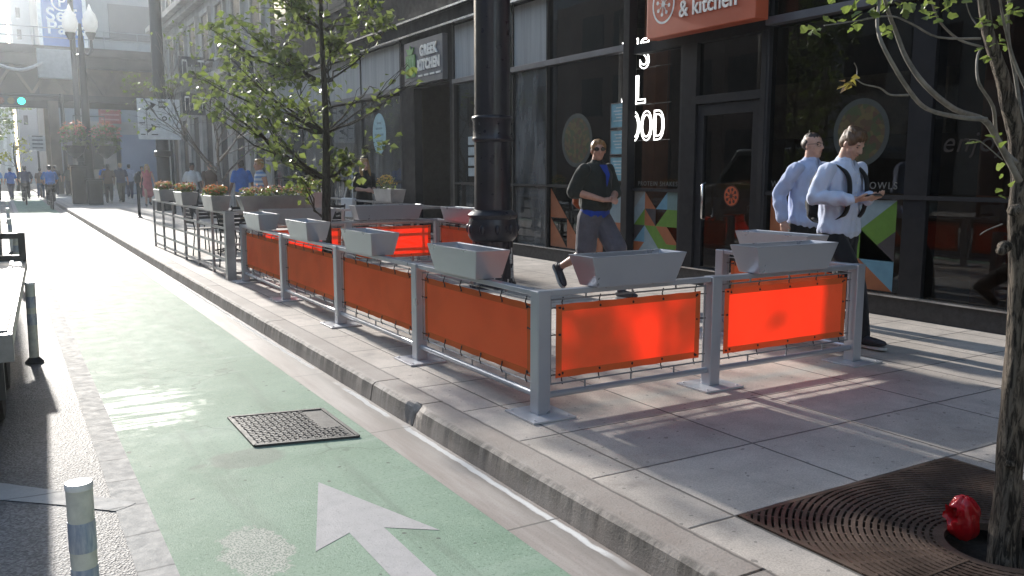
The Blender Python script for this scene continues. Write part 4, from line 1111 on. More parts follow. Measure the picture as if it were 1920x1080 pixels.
# ================================================================== cafe railing behind the barriers
m_rail2 = M('railing_grey', (.28,.285,.30), .36, .4, .1, 6)
def rail_run(A, B, label, n, first=True, thick=.035):
    A, B = V((*A,0)), V((*B,0)); d = (B-A).normalized(); rot = Matrix((d, V((-d.y,d.x,0)), V((0,0,1)))).transposed(); L = (B-A).length
    t = tag(root('cafe_railing', (A.x, A.y, SW)), label, 'railing', 'grey railings round the cafe seating')
    for i in range(n+1):
        p = A + d*L*i/n; big = (i == 0 and first)
        if i == 0 and not first: continue
        b = MB(); w_ = .115 if big else thick
        b.obox(p + V((0,0,(SW+1.02)/2 + (.0))), (w_, w_, 1.02-SW), rot); b.build('post', m_rail2, t, bevel=.004)
    for k_, z in enumerate((1.0, .79, .58, .37, .20)):
        b = MB(); b.obox(A + d*L/2 + V((0,0,z)), (L, .05 if k_ == 0 else .024, .03), rot); b.build('rail', m_rail2, t)
    return t
rail_run((2.52,11.5), (2.45,17.4), 'grey grid railing along the kerb with flower boxes, seen beyond the orange barriers', 6)
rail_run((2.52,11.62), (5.7,11.62), 'grey grid railing crossing the pavement just behind the far orange barrier', 6, first=False)
rail_run((5.7,11.62), (5.7,17.4), 'grey grid railing of the cafe on its building side, by the woman in black', 6, first=False)
m_box2 = M('flower_box_grey', (.33,.335,.35), .34, .5, .12, 5)
m_flr = mat_leaf('red_petal', (.55,.05,.04), (.70,.16,.10), .35); m_flp = mat_leaf('pink_petal', (.60,.12,.16), (.75,.35,.32), .35); m_flo = mat_leaf('orange_petal', (.60,.25,.06), (.65,.45,.10), .35)
def flowers(x, y, z, lx, wy, h, rz, label, petal, nl=230, nb=230, group='flowers in the cafe planters', ls=.05, bs=.032):
    t = tag(root('flowering_plant', (0,0,0)), label, 'flowers', group)
    b = MB(); c = MB()
    for i in range(nl): leaf(b, (R.uniform(-lx,lx), R.uniform(-wy,wy), R.uniform(0,h*.8)), ls)
    for i in range(nb):
        u = R.uniform(-1,1); leaf(c, (u*lx*1.05, R.uniform(-wy,wy)*1.15, h*R.uniform(.45,1.0)*(1-.25*u*u)), bs)
    b.build('foliage', m_leaf, t); c.build('blossom', petal, t)
    t.location = (x,y,z); t.rotation_euler.z = rz; return t
for (y, lab, fl, pet) in ((12.15,'grey flower box on the kerb railing nearest the thick railing post','red and orange flowers in the railing box nearest the thick post',m_flr),
                     (14.35,'grey flower box in the middle of the kerb railing','red and cream flowers in the middle box of the kerb railing',m_flr),(16.5,'grey flower box at the far end of the kerb railing','pink flowers in the farthest box of the kerb railing',m_flp)):
    planter(2.50, y, 1.02, H, lab, L=.70, W=.26, h=.2, mat=m_box2, group='flower boxes on the cafe railings')
    flowers(2.50, y, 1.20, .30, .10, .17, H, fl, pet)
planter(3.17, 11.62, 1.02, 0, 'long grey flower box on the crossing railing below the woman in stripes', L=1.0, W=.26, h=.2, mat=m_box2, group='flower boxes on the cafe railings')
flowers(3.17, 11.62, 1.20, .44, .10, .16, 0, 'dusty red flowers below the woman in stripes', m_flp, 260, 260)
planter(4.25, 13.6, 1.02-.15, 0, 'blue grey flower tub behind the young tree with an orange plant', L=.42, W=.34, h=.34, mat=m_box2, group='flower boxes on the cafe railings')
flowers(4.25, 13.6, 1.18, .17, .13, .26, 0, 'orange leafed plant in the tub behind the young tree', m_flo, 160, 60)
pz = at(712, 378, y=13.9)
planter(5.7, 13.75, 1.02, H, 'grey flower box on the building side railing with a yellow plant', L=.8, W=.28, h=.22, mat=m_box2, group='flower boxes on the cafe railings')
flowers(5.72, 13.9, 1.22, .13, .11, .26, 0, 'yellow orange plant left of the black portal', m_flo, 70, 170)

# cafe tables and chairs (dark metal)
m_furn = M('furniture_dark', (.03,.032,.036), .4, .4, .15, 5); m_top = M('table_top_pale', (.42,.42,.42), .35, .3)
def table(x, y, lab):
    t = tag(root('cafe_table', (0,0,0)), lab, 'table', 'cafe tables')
    b = MB(); b.lathe([(.34,.72),(.36,.725),(.36,.745),(.34,.75)], (0,0,0), 28); b.build('tabletop', m_top, t, smooth=True, angle=40)
    b = MB(); b.lathe([(.03,.03),(.025,.72)], (0,0,0), 12); b.build('pedestal', m_furn, t, smooth=True)
    for i in range(4):
        a = PI/4+i*PI/2; b = MB(); b.bar((.02*math.cos(a),.02*math.sin(a),.06), (.27*math.cos(a),.27*math.sin(a),.015), .03, .025); b.build('foot', m_furn, t)
    t.location = (x,y,SW); return t
def chair_proto():
    t = root('cafe_chair', (0,0,0))
    b = MB(); 
    for i in range(6): b.box(-.2+i*.068, -.2+i*.068+.058, -.2, .2, .44, .455)
    b.build('seat', m_furn, t)
    for sx in (-.19,.19):
        b = MB(); b.tube([(sx,.19,0),(sx,.17,.44)], .011, 8); b.build('leg', m_furn, t)
        b = MB(); b.tube([(sx,-.24,0),(sx,-.19,.44),(sx,-.26,.86)], .011, 8); b.build('leg', m_furn, t)
    b = MB()
    for i in range(5): z = .56+i*.065; b.bar((-.19,-.205-.06*(z-.44)/.42*1.0,z), (.19,-.205-.06*(z-.44)/.42,z), .012, .045)
    b.build('backrest', m_furn, t)
    return t
table(3.5, 13.3, 'pale round cafe table nearest the crossing railing'); table(3.4, 15.6, 'pale round cafe table at the middle of the seating'); table(4.9, 15.0, 'pale round cafe table on the building side of the seating')
cp = chair_proto(); first = True
for x, y, rz, lab in ((3.0,13.0,-1.2,'dark metal cafe chair by the kerb, at the nearest table'),(3.95,12.9,.9,'dark metal cafe chair at the nearest table, building side'),(3.4,14.0,3.3,'dark metal cafe chair behind the nearest table'),(2.9,15.3,-1.4,'dark metal cafe chair by the kerb railing, at the middle table'),
                  (3.9,15.9,1.7,'dark metal cafe chair between the two far tables'),(3.3,16.4,3.2,'farthest dark metal cafe chair by the kerb railing'),(5.3,14.6,1.2,'dark metal cafe chair against the building side railing'),(4.8,14.3,.1,'dark metal cafe chair in front of the building side table')):
    c = cp if first else copy_tree(cp); first = False
    c.location = (x,y,SW); c.rotation_euler.z = rz; tag(c, lab, 'chair', 'dark metal cafe chairs')
# ================================================================== far end of the street
m_stone = M('pale_stone', (.30,.285,.265), .75, 0, .2, .8, .4, 9, bdist=.03)
m_stone2 = M('carved_stone', (.36,.34,.315), .75, 0, .15, 2, .3, 20)
m_dkwin = M('window_dark', (.03,.033,.04), .5, 0, .1, spec=.15)
m_tan = M('riveted_tan_steel', (.12,.09,.07), .6, .1, .25, 1.2); m_brn = M('dark_brown_steel', (.035,.028,.028), .6, .1, .3, 1.0)
m_gconc = M('grey_concrete', (.26,.265,.285), .8, 0, .1, .25); m_dconc = M('shaded_brick', (.13,.12,.125), .8, 0, .1, .3)

# old stone corner building
sb = tag(root('stone_building', (7.5, 38, SW)), 'old stone corner building with pilasters, balcony ledge and dark shop signs', 'building')
def S_(name, mat, *boxes, bevel=0, parent=None):
    b = MB()
    for q in boxes: b.box(*q)
    return b.build(name, mat, parent or sb, bevel=bevel)
SX, SY0, SY1 = 7.5, 27.5, 49.0
S_('wall', m_stone, (SX+.12, SX+9, SY0, SY1, SW, 17))
for i in range(9):
    y = SY0+.35+i*2.65
    S_('pilaster', m_stone2, (SX-.06, SX+.12, y-.30, y+.30, SW, 4.6), (SX-.10, SX+.12, y-.36, y+.36, 4.6, 4.8), (SX-.10,SX+.12,y-.36,y+.36,SW,.7))
    if i < 8:
        for z0, h in ((.55,3.3),(5.9,1.9),(9.2,2.1),(12.6,2.1)):
            w_ = S_('window', m_stone2, (SX+.0, SX+.13, y+.55, y+.70, z0, z0+h), (SX+.0, SX+.13, y+1.95, y+2.10, z0, z0+h), (SX-.02, SX+.14, y+.5, y+2.15, z0+h, z0+h+.2), (SX-.05, SX+.14, y+.5, y+2.15, z0-.12, z0))
            S_('pane', m_dkwin, (SX+.05, SX+.118, y+.70, y+1.30, z0, z0+h), (SX+.05, SX+.118, y+1.36, y+1.95, z0, z0+h), (SX+.05,SX+.10,y+1.30,y+1.36,z0,z0+h), parent=w_)
S_('cornice', m_stone2, (SX-.25, SX+.12, SY0, SY1+.1, 4.80, 5.0), (SX-.45, SX+.12, SY0, SY1+.25, 5.0, 5.22), (SX-.20, SX+.12, SY0, SY1+.1, 8.35, 8.6), (SX-.5, SX+.12, SY0, SY1+.3, 8.6, 8.85), (SX-.6, SX+.12, SY0, SY1+.4, 14.8, 15.3))
S_('balcony', m_stone2, (SX-.75, SX-.02, 36.0, 46.0, 5.225, 5.42), (SX-.9, SX-.02, 35.8, 46.2, 5.421, 5.56))
def strokes(b, x, y, z, s, segs):
    for (u0,v0,u1,v1) in segs: b.bar((x, y-u0*s, z+v0*s), (x, y-u1*s, z+v1*s), .02, .13*s)
for pl, pr, pt, pb, y, lab, n in ((337,383,108,147,36.0,'dark blade sign with pale letters under the ledge of the stone building',3),(428,474,94,152,27.6,'dark blade sign with large pale letters behind the young tree crown',2),(343,384,176,215,34.5,'low dark blade sign by the stone building doorway',3)):
    a, c = at(pl, pb, y=y), at(pr, pt, y=y)
    t = tag(root('blade_sign', (a.x, y, a.z)), lab, 'sign', 'dark signs on the stone building')
    b = MB(); b.box(a.x, c.x, y, y+.14, a.z, c.z); b.build('board', M('sign_dark', (.025,.028,.04), .5), t)
    b = MB(); b.box(c.x, 7.62, y+.04, y+.10, c.z-.12, c.z-.04); b.build('bracket', m_brn, t)
    b = MB(); W_, H_ = c.x-a.x, c.z-a.z; s_ = H_*.62
    forms = [[(0,0,0,1),(0,0,.55,0)],[(.2,0,.2,1)],[(0,0,0,1),(0,1,.5,1),(.5,1,.5,0),(0,.05,.5,.05)]] if n == 2 else [[(0,0,0,1),(0,1,.4,1),(.4,1,.4,0)],[(.15,0,.15,.7)],[(0,1,.6,1),(.3,1,.3,0)]]
    for i, fm in enumerate(forms):
        for (u0,v0,u1,v1) in fm: b.bar((a.x+W_*(.12+.3*i)+u0*s_*.8, y-.01, a.z+H_*.2+v0*s_), (a.x+W_*(.12+.3*i)+u1*s_*.8, y-.01, a.z+H_*.2+v1*s_), .02, s_*.14)
    b.build('lettering', m_sw, t)

# elevated railway across the street
t = tag(root('elevated_railway', (0, 62, 0)), 'elevated railway on riveted steel girders crossing the street', 'railway bridge')
ey = 60.0
def E_(name, mat, *boxes, bevel=0):
    b = MB()
    for q in boxes: b.box(*q)
    return b.build(name, mat, t, bevel=bevel)
E_('deck', m_brn, (-30, 26, ey-.2, ey+7, 8.5, 9.0))
E_('girder', m_brn, (-30, 26, ey-.1, ey+.3, 7.8, 8.499), (-30, 26, ey-.15, ey+.35, 5.75, 6.15), (-30,26,ey+6,ey+6.4,5.75,8.499))
E_('web_panel', m_tan, (2.4, 26, ey+.45, ey+.5, 6.15, 7.8))
b = MB(); x = -28.0
while x < 24:
    b.bar((x, ey+.1, 6.15), (x+1.0, ey+.1, 7.8), .16, .16); b.bar((x+1.0, ey+.14, 7.8), (x+2.0, ey+.14, 6.15), .16, .16); x += 2.0
b.build('truss', m_tan, t)
for cx_, m_ in ((3.05, m_tan),(-9.8, m_brn)):
    for cy2 in (ey+.1, ey+6.1):
        b = MB(); b.box(cx_-.28, cx_+.28, cy2-.28, cy2+.28, 0, 5.748); b.box(cx_-.22,cx_+.22,cy2-.33,cy2+.33,0,5.74); b.build('column', m_, t)
E_('knee_brace', m_brn, (-9.5, 2.75, ey-.05, ey+.25, 5.3, 5.745))
b = MB()
for z in (9.5, 10.05): b.tube([(-30, ey-.15, z), (26, ey-.15, z)], .03, 6)
x = -30
while x < 26: b.tube([(x, ey-.15, 9.0), (x, ey-.15, 10.05)], .03, 6); x += 1.9
b.build('walkway_rail', M('rail_grey', (.25,.26,.28), .5, .3), t)
E_('wayside_cabinet', M('cabinet_grey', (.33,.34,.35), .6), (2.35, 4.15, ey-.75, ey-.25, 7.05, 8.75), bevel=.03)
b = MB(); b.tube(bend(at(0,122,y=59), at(80,116,y=59), 8, -.35), .10, 6); b.build('cable_bundle', M('cable_grey', (.45,.45,.45), .5), t)

# buildings behind the railway
def block(name, lab, x0, x1, y0, y1, z1, mat, wins=None, wm=None):
    t = tag(root(name, ((x0+x1)/2, (y0+y1)/2, 0)), lab, 'building')
    b = MB(); b.box(x0, x1, y0, y1, 0, z1); b.build('wall', mat, t)
    if wins:
        nx, nz, fw, fh, zb = wins; dx, dz = (x1-x0)/nx, (z1-zb)/nz
        for i in range(nx):
            for j in range(nz):
                w_ = MB(); a, c = x0+dx*(i+.5-fw/2), zb+dz*(j+.5-fh/2)
                w_.box(a, a+dx*fw, y0-.06, y0-.002, c, c+dz*fh); w_.build('window', wm or m_dkwin, t)
    return t
g = block('parking_garage', 'grey concrete parking garage behind the railway carrying a blue sign', 3.6, 15.0, 80, 100, 21, m_gconc)
b = MB(); a, c = at(206,70,y=79.8), at(288,14,y=79.8); b.box(a.x, c.x, 79.9, 79.999, a.z, c.z); b.build('recess_shade_panel', m_dconc, g)  # raised dark panel; the recess shade is in its colour
b = MB()
for z in (9.9, 12.3, 18): b.box(3.6, 15.0, 79.88, 79.999, z, z+.15)
b.build('floor_edge', m_dconc, g)
tw = block('pale_tower', 'pale fluted tower rising beyond the railway at the left edge', -9, 2.3, 150, 175, 29, M('pale_tower_wall', (.62,.62,.60), .7, 0, .1, .1))
b = MB()
for i in range(12): b.box(-8.8+i*.95, -8.35+i*.95, 149.4, 150, 0, 29)
b.build('fin', M('pale_fin', (.72,.72,.70), .6), tw)
block('grey_office_block', 'plain grey office block between the pale tower and the blue sign', 2.2, 6.3, 112, 126, 27, M('office_grey', (.33,.335,.36), .8, 0, .1, .3), (3, 9, .3, .45, 6))
# blue parking sign
a, c = at(82, 92, y=79), at(150, -40, y=79)
t = tag(root('parking_sign', (a.x, 79, a.z)), 'tall blue self park sign with white lettering on the grey garage', 'sign')
m_blue = M('sign_blue', (.035,.13,.42), .5, 0, .08, 1); m_bw2 = M('sign_white', (.78,.78,.78), .5)
b = MB(); b.box(a.x, c.x, 78.9, 79.2, a.z, c.z); b.build('board', m_blue, t)
b = MB(); b.box(a.x-.28, a.x-.003, 78.88, 79.22, a.z-.05, c.z); b.build('border', m_bw2, t); b = MB(); b.box(c.x+.003, c.x+.28, 78.88, 79.22, a.z+.2, c.z); b.build('border', m_bw2, t)
def far_text(txt, size, x, z, y, m, parent, name='lettering', align='LEFT'):
    vs, fs = text_mesh(txt, size, .02, align, bold=size*.018, space=1.05); b = MB(); b.add([(x+p.x, y-p.z, z+p.y) for p in vs], fs); return b.build(name, m, parent)
q = at(92, 38, y=78.85); far_text('Self', 1.45, a.x+.30, q.z, 78.87, m_bw2, t); q = at(92, 62, y=78.85); far_text('Park', 1.45, a.x+.30, q.z, 78.87, m_bw2, t)
q = at(115, 3, y=78.85); n = 32; b = MB()
b.add([(q.x+r_*math.cos(2*PI*i/n), 78.86, q.z+r_*math.sin(2*PI*i/n)) for r_ in (.62,.75) for i in range(n)], [(i,(i+1)%n,n+(i+1)%n,n+i) for i in range(n)]); b.build('ring', m_bw2, t)
far_text('P', 1.1, q.x, q.z-.38, 78.87, m_bw2, t, 'parking_letter', 'CENTER')
# low street front under the railway
g = block('low_shopfront', 'low pale shopfront under the railway with a red sign panel', 5.2, 15, 76, 79.7, 5.4, M('shop_pale', (.40,.36,.33), .8, 0, .25, .4), (4, 1, .6, .5, .4))
a, c = at(186,231,y=75.8), at(226,205,y=75.8)
t = tag(root('red_panel_sign', (a.x,75.8,a.z)), 'faded red sign panel on the pale shopfront under the railway', 'sign')
b = MB(); b.box(a.x, c.x, 75.75, 75.95, a.z, c.z); b.build('board', M('faded_red', (.40,.09,.08), .6), t)
b = MB()
for i in range(3): b.box(a.x+.15, c.x-.15, 75.72, 75.748, a.z+.25+i*.38, a.z+.36+i*.38)
b.build('lettering', M('faded_pink', (.55,.30,.28), .6), t)
block('brown_hoarding', 'brown timber hoarding beside the far pavement', 8.6, 13.5, 57, 57.4, 3.6, M('timber_brown', (.24,.16,.09), .8, 0, .2, 1.0))
block('blue_grey_hoarding', 'blue grey hoarding left of the brown timber one', 6.4, 8.55, 57.2, 57.6, 3.7, M('hoarding_blue', (.22,.25,.33), .7, 0, .1, .5))

# other side of the street (mostly seen mirrored in the shop windows)
mwb = M('brick_dark', (.20,.17,.15), .85, 0, .25, .6)
for i, (y0,y1,z1,m_,lab) in enumerate(((-11,6,12,mwb,'brown brick building across the street from the shops'),(6.2,24,13.5,M('far_stone', (.32,.31,.29), .8, 0, .2, .4),'grey stone building across the street from the shops'),(24.2,44,11,M('far_brick', (.24,.16,.13), .85, 0, .25, .6),'red brick building across the street'),(44.2,57,13,m_gconc,'grey building across the street by the railway'))):
    t = tag(root('opposite_building', (-14.2,(y0+y1)/2,SW)), lab, 'building')
    b = MB(); b.box(-24, -14.2, y0, y1, SW, z1); b.build('wall', m_, t)
    n = int((y1-y0)/2.9)
    for k_ in range(n):
        y = y0+.7+k_*2.9
        for z, h in ((.5,2.9),(4.6,2.1),(8,2.1),(11.4,2.1),(14.8,1.9)):
            if z+h > z1-.5: continue
            b = MB(); b.box(-14.199, -14.12, y, y+1.9, z, z+h); b.build('window', m_dkwin, t)
block('added_opposite_block', 'long dark block added beyond the railway to darken the window reflections', -26, -12, 69, 128, 18, mwb, (12, 4, .5, .6, 1))  # extends the row so the shop windows reflect dark walls, not sky
for i, (x0,x1,lab) in enumerate(((-24,-9.6,'unseen dark block added behind the viewer, far side'),(6.5,20,'unseen dark block added behind the viewer, shop side'))):
    block('sky_blocking_block', lab, x0, x1, -40, -22, 22, mwb)  # unseen, added to block the sky behind the viewer

# street furniture down the road
m_globe = mat_fabric('globe_glass', (.8,.8,.8), (.95,.95,.93), .6)
m_lampb = M('lamp_black', (.02,.022,.025), .4, .2, .1, 3)
a = at(151, 70, y=45); lx = a.x
t = tag(root('street_lamp', (lx,45,SW)), 'black street lamp with two white globes beside the blue sign', 'street lamp')
b = MB(); b.lathe([(.34,0),(.34,.5),(.24,.9),(.19,1.2),(.17,4.5),(.13,7.2),(.06,8.1)], (lx,45,SW), 16); b.build('post', m_lampb, t, smooth=True, angle=40)
for s, pxx in ((-1,132),(1,170)):
    q = at(pxx, 62, y=45)
    b = MB(); b.tube([(lx,45,q.z-.9),(lx+(q.x-lx)*.6,45,q.z-1.0),(q.x,45,q.z-.75),(q.x,45,q.z-.1)], .06, 8); b.lathe([(.10,-.3),(.22,-.05),(.22,.02)], (q.x,45,q.z), 14); b.build('arm', m_lampb, t, smooth=True, angle=40)
    b = MB(); b.lathe([(.20,.02),(.32,.3),(.33,.55),(.24,.85),(.12,1.0),(.05,1.2),(.01,1.3)], (q.x,45,q.z), 16); b.build('globe', m_globe, t, smooth=True)
for i,(dx,lab) in enumerate(((-.55,'hanging flower basket with pink blossoms left of the street lamp'),(.75,'hanging flower basket with pink blossoms right of the street lamp'))):
    q = at(160, 248, y=44.6)
    t2 = flowers(lx+dx, 44.8, q.z-.75, .55, .45, 1.3, 0, lab, m_flp, 240, 120, 'hanging baskets on the street lamp', .22, .16)
    b = MB(); b.lathe([(.05,-.45),(.35,-.2),(.48,.12),(.5,.14)], (lx+dx,44.8,q.z-.75), 14); b.build('basket', m_furn, t2)
    b = MB(); b.bar((lx,45,q.z+.75),(lx+dx,44.8,q.z+.75),.05); b.bar((lx+dx,44.8,q.z+.75),(lx+dx,44.8,q.z-.65),.025); b.build('hanger', m_lampb, t2)
def pole(name, lab, px_t, py_t, y, r, x=None, z1=None, base_r=None):
    a = at(px_t, py_t, y=y); x = a.x if x is None else x
    t = tag(root(name, (x,y,SW)), lab, 'pole'); br = base_r or r*1.5
    b = MB(); b.lathe([(br,0),(br,.25),(br*.9,.9),(r*1.1,1.0),(r,1.05),(r*.9,(z1 or a.z)-SW)], (x,y,SW), 18); b.build('shaft', m_lampb, t, smooth=True, angle=40)
    b = MB(); b.lathe([(r*1.05,1.9),(r*1.3,1.93),(r*1.3,2.1),(r*1.05,2.13)], (x,y,SW), 18); b.build('collar', m_lampb, t, smooth=True, angle=40)
    return t
pole('signal_pole', 'dark signal pole just left of the two globe street lamp', 131, 0, 52, .15, z1=11)
pole('distant_trolley_pole', 'tall dark iron pole right of the blue sign, by the white map sign', 292, 50, 33, .22, z1=9.5, base_r=.30)
# dark cabinets by the lamp
for (pxl,pxr,py0,py1,y,lab,nm,ct) in ((137,162,375,312,41,'dark tall cabinet at the foot of the street lamp','utility_cabinet','cabinet'),(166,192,377,338,40,'low dark cabinet right of the street lamp foot','utility_cabinet','cabinet')):
    a, c = at(pxl,py0,y=y), at(pxr,py1,y=y); t = tag(root(nm,(a.x,y,SW)), lab, ct, 'cabinets by the street lamp')
    b = MB(); b.box(a.x, c.x, y, y+.7, SW, c.z); b.build('body', m_lampb, t, bevel=.04)
    b = MB(); b.box(a.x+.1, c.x-.1, y-.02, y-.001, .4, c.z-.2); b.build('door', m_chas, t)
    b = MB(); b.box(a.x-.06, c.x+.06, y-.05, y+.75, c.z+.002, c.z+.06); b.build('lid', m_lampb, t)
# traffic signal on a mast arm
a = at(40, 190, y=56)
t = tag(root('traffic_light', (a.x,56,a.z)), 'traffic light showing green on a mast arm under the railway', 'traffic light')
b = MB(); b.tube([(-6,56,a.z+.35),(3.3,56,a.z+.35)], .07, 8); b.tube([(3.3,56,SW),(3.3,56,a.z+.5)], .11, 10); b.build('mast', m_lampb, t)
b = MB(); b.box(a.x-1.35, a.x+.25, 55.75, 56.0, a.z-.24, a.z+.24); b.build('housing', m_lampb, t, bevel=.04)
for i, (dx, mm_) in enumerate(((0, emit('signal_green', (.02,.75,.5), 3.0)),(-.5, M('lens_amber_off',(.10,.06,.01),.3)),(-1.0, M('lens_red_off',(.09,.015,.01),.3)))):
    b = MB(); b.v = []; n = 16; b.add([(a.x+dx+.19*math.cos(2*PI*j/n), 55.74, a.z+.19*math.sin(2*PI*j/n)) for j in range(n)], [tuple(range(n))]); b.build('lens', mm_, t)
# white map sign
a, c = at(260,261,y=30), at(336,187,y=30)
t = tag(root('route_sign', (c.x-.1,30,SW)), 'white route diagram sign with black arrows by the dark iron pole', 'sign')
b = MB(); b.box(a.x, c.x, 29.95, 30.0, a.z, c.z); b.build('board', m_bw2, t, bevel=.01)
m_ink = M('sign_ink', (.03,.03,.035), .6); b = MB(); W_, H_ = c.x-a.x, c.z-a.z
def ln(u0,v0,u1,v1,w=.05): b.bar((a.x+W_*u0, 29.935, a.z+H_*v0), (a.x+W_*u1, 29.935, a.z+H_*v1), .01 , w)
for s in ((.2,.10,.2,.72,.09),(.2,.72,.36,.84,.07),(.2,.18,.36,.30,.07),(.03,.4,.16,.4,.03),(.05,.12,.16,.12,.03),(.16,.4,.16,.5,.03),(.28,.5,.42,.5,.03),(.28,.5,.28,.66,.03),(.3,.12,.45,.12,.03),(.5,.76,.5,.94,.05),(.5,.92,.66,.92,.05),(.66,.92,.66,.80,.05),(.5,.80,.66,.80,.05)): ln(*s)
b.prism([(a.x+W_*.30,a.z+H_*.92),(a.x+W_*.44,a.z+H_*.86),(a.x+W_*.34,a.z+H_*.76)], 29.93, 29.94, to=lambda u,v,w: (u,w,v)); b.prism([(a.x+W_*.30,a.z+H_*.38),(a.x+W_*.44,a.z+H_*.32),(a.x+W_*.34,a.z+H_*.22)], 29.93, 29.94, to=lambda u,v,w: (u,w,v))
for j in range(10): aa = 2*PI*j/10; ab = 2*PI*(j+1)/10; ln(.62+.05*math.cos(aa), .52+.045*math.sin(aa), .62+.05*math.cos(ab), .52+.045*math.sin(ab), .03)
b.build('diagram', m_ink, t)
b = MB(); b.tube([(c.x-.30,30.04,SW),(c.x-.30,30.04,c.z+.05)], .04, 8); b.build('post', m_lampb, t)
# small white sign on the brown column
a, c = at(57,283,y=57), at(84,254,y=57)
t = tag(root('notice_sign', (a.x,57,a.z)), 'small white notice sign on a thin post at the railway crossing', 'sign')
b = MB(); b.box(a.x, c.x, 56.95, 57, a.z, c.z); b.build('board', M('notice_white', (.5,.5,.5), .6), t)
b = MB()
for i in range(4): b.box(a.x+.12, c.x-.12, 56.93, 56.948, a.z+.15+i*.22, a.z+.21+i*.22)
b.build('lettering', m_ink, t); b = MB(); b.tube([((a.x+c.x)/2,57.05,0),((a.x+c.x)/2,57.05,c.z)], .05, 8); b.build('post', m_brn, t)
# thin dark meter post near the cafe
a = at(262, 408, z=SW)
t = tag(root('meter_post', (a.x,a.y,SW)), 'thin dark post standing by the kerb beyond the cafe railing', 'post')
b = MB(); b.lathe([(.09,0),(.09,.02),(.045,.04),(.045,1.05)], (a.x,a.y,SW), 12); b.build('shaft', m_lampb, t, smooth=True, angle=40)
b = MB(); b.lathe([(.05,1.05),(.09,1.08),(.10,1.22),(.07,1.33),(.02,1.36)], (a.x,a.y,SW), 12); b.build('head', m_lampb, t, smooth=True)

# trees down the street
def far_tree(name, lab, grp, base, h, cr, n, size, ml, dens=60, rng=R):
    tr = [(base[0]+.1*math.sin(i), base[1], SW+h*i/6*.8) for i in range(7)]; cl = []
    for i in range(n):
        a = rng.uniform(0,2*PI); q = rng.random()**.5*cr; z = h*rng.uniform(.42,1.0)
        cl.append((V((base[0]+q*math.cos(a), base[1]+q*math.sin(a), z)), cr*rng.uniform(.22,.4)))
    return clump_tree(name, lab, grp, tr, (.045*cr+.06,.03), cl, size, ml, m_bark2, dens, None, fork=h*.2)
far_tree('leafy_street_tree', 'pale leafy tree beyond the railway at the left edge', 'far street trees', (-1.5,78), 10, 4.2, 24, .35, m_far, 22)
far_tree('leafy_street_tree', 'leafy tree on the far side of the street, left of the railway column', 'far street trees', (-7,72), 9, 3.5, 18, .35, m_far, 22)
far_tree('leafy_street_tree', 'low bright yellow green tree behind the far cyclists', 'far street trees', (1.0,70), 4.2, 1.3, 12, .22, m_yel, 60)
# sparse tree of bare twigs in front of the stone building
b_ = V((4.35,20.5,SW)); t = tag(root('bare_street_tree', tuple(b_)), 'sparse street tree of thin pale twigs in front of the stone building', 'tree')
b = MB(); lv = MB()
b.tube([b_, b_+V((0,0,1.0)), b_+V((-.05,0,1.6))], [.07,.055,.045], 8)
def grow(p, d, L, r, depth):
    e = p + d*L; pts = bend(p, e, 3, .02*L, .04*L); b.tube(pts, taper(r, r*.6, 4), 5 if depth > 1 else 4)
    if depth == 0:
        for _ in range(2):
            if R.random() < .6: leaf(lv, e + V((R.gauss(0,.06),R.gauss(0,.06),R.gauss(0,.06))), .09)
        return
    for i in range(3):
        dv = (d + V((R.gauss(0,.42), R.gauss(0,.42), R.gauss(.10,.30)))).normalized()
        grow(pts[R.choice((2,3))] if i else e, dv, L*R.uniform(.6,.85), r*.55, depth-1)
for i in range(6):
    a = 2*PI*i/6+.3; grow(b_+V((-.03,0,1.1+.1*i)), V((math.cos(a)*.75, math.sin(a)*.75, .75)).normalized(), 1.1, .03, 4)
b.build('trunk', m_twig, t, smooth=True); lv.build('crown', m_leaf2, t)
# ================================================================== people
m_skin = M('skin', (.50,.27,.19), .5, 0, .08, 30, .05, 200); m_skin2 = M('skin_pale', (.55,.33,.25), .5, 0, .08, 30, .05, 200); m_skind = M('skin_dark', (.16,.08,.05), .5, 0, .1, 30)
def cloth(name, c, var=.12, rough=.85):
    m, nt, out = newmat(name); k = NT(nt)
    f = k.ramp(k.noise(9, 4, .6), .3, .7, 1-var, 1+var); nd = k.n('CombineColor')
    for i in range(3): k.set(nd.inputs[i], f)
    col = k.mix(1.0, (*c, 1), nd.outputs[0], 'MULTIPLY')
    h = k.math('ADD', k.noise(26, 3, .6, k.stretch(1,1,.6), .8), k.math('MULTIPLY', k.noise(900, 1), .15))
    b = k.bsdf(out, col, rough, 0, k.bump(h, .35, .008), .25); b.inputs['Sheen Weight'].default_value = .15
    return m
def hairmat(name, c):
    m, nt, out = newmat(name); k = NT(nt)
    n = k.noise(1, 4, .7, k.stretch(140,140,22), .6)
    col = k.mix(k.ramp(n, .3, .7), (*[q*.55 for q in c], 1), (*[min(1,q*1.5) for q in c], 1))
    k.bsdf(out, col, .45, 0, k.bump(n, .6, .006), .5); return m
m_lens = M('dark_lens', (.008,.008,.009), .08); m_shoe = M('shoe_dark', (.028,.030,.038), .7, 0, .15, 20, .2, 200); m_sole = M('shoe_sole', (.5,.5,.48), .6)
m_lip = M('lip', (.40,.16,.13), .5); m_eye = M('eye_dark', (.02,.015,.012), .2); m_brow = M('brow_hair', (.10,.055,.03), .8)

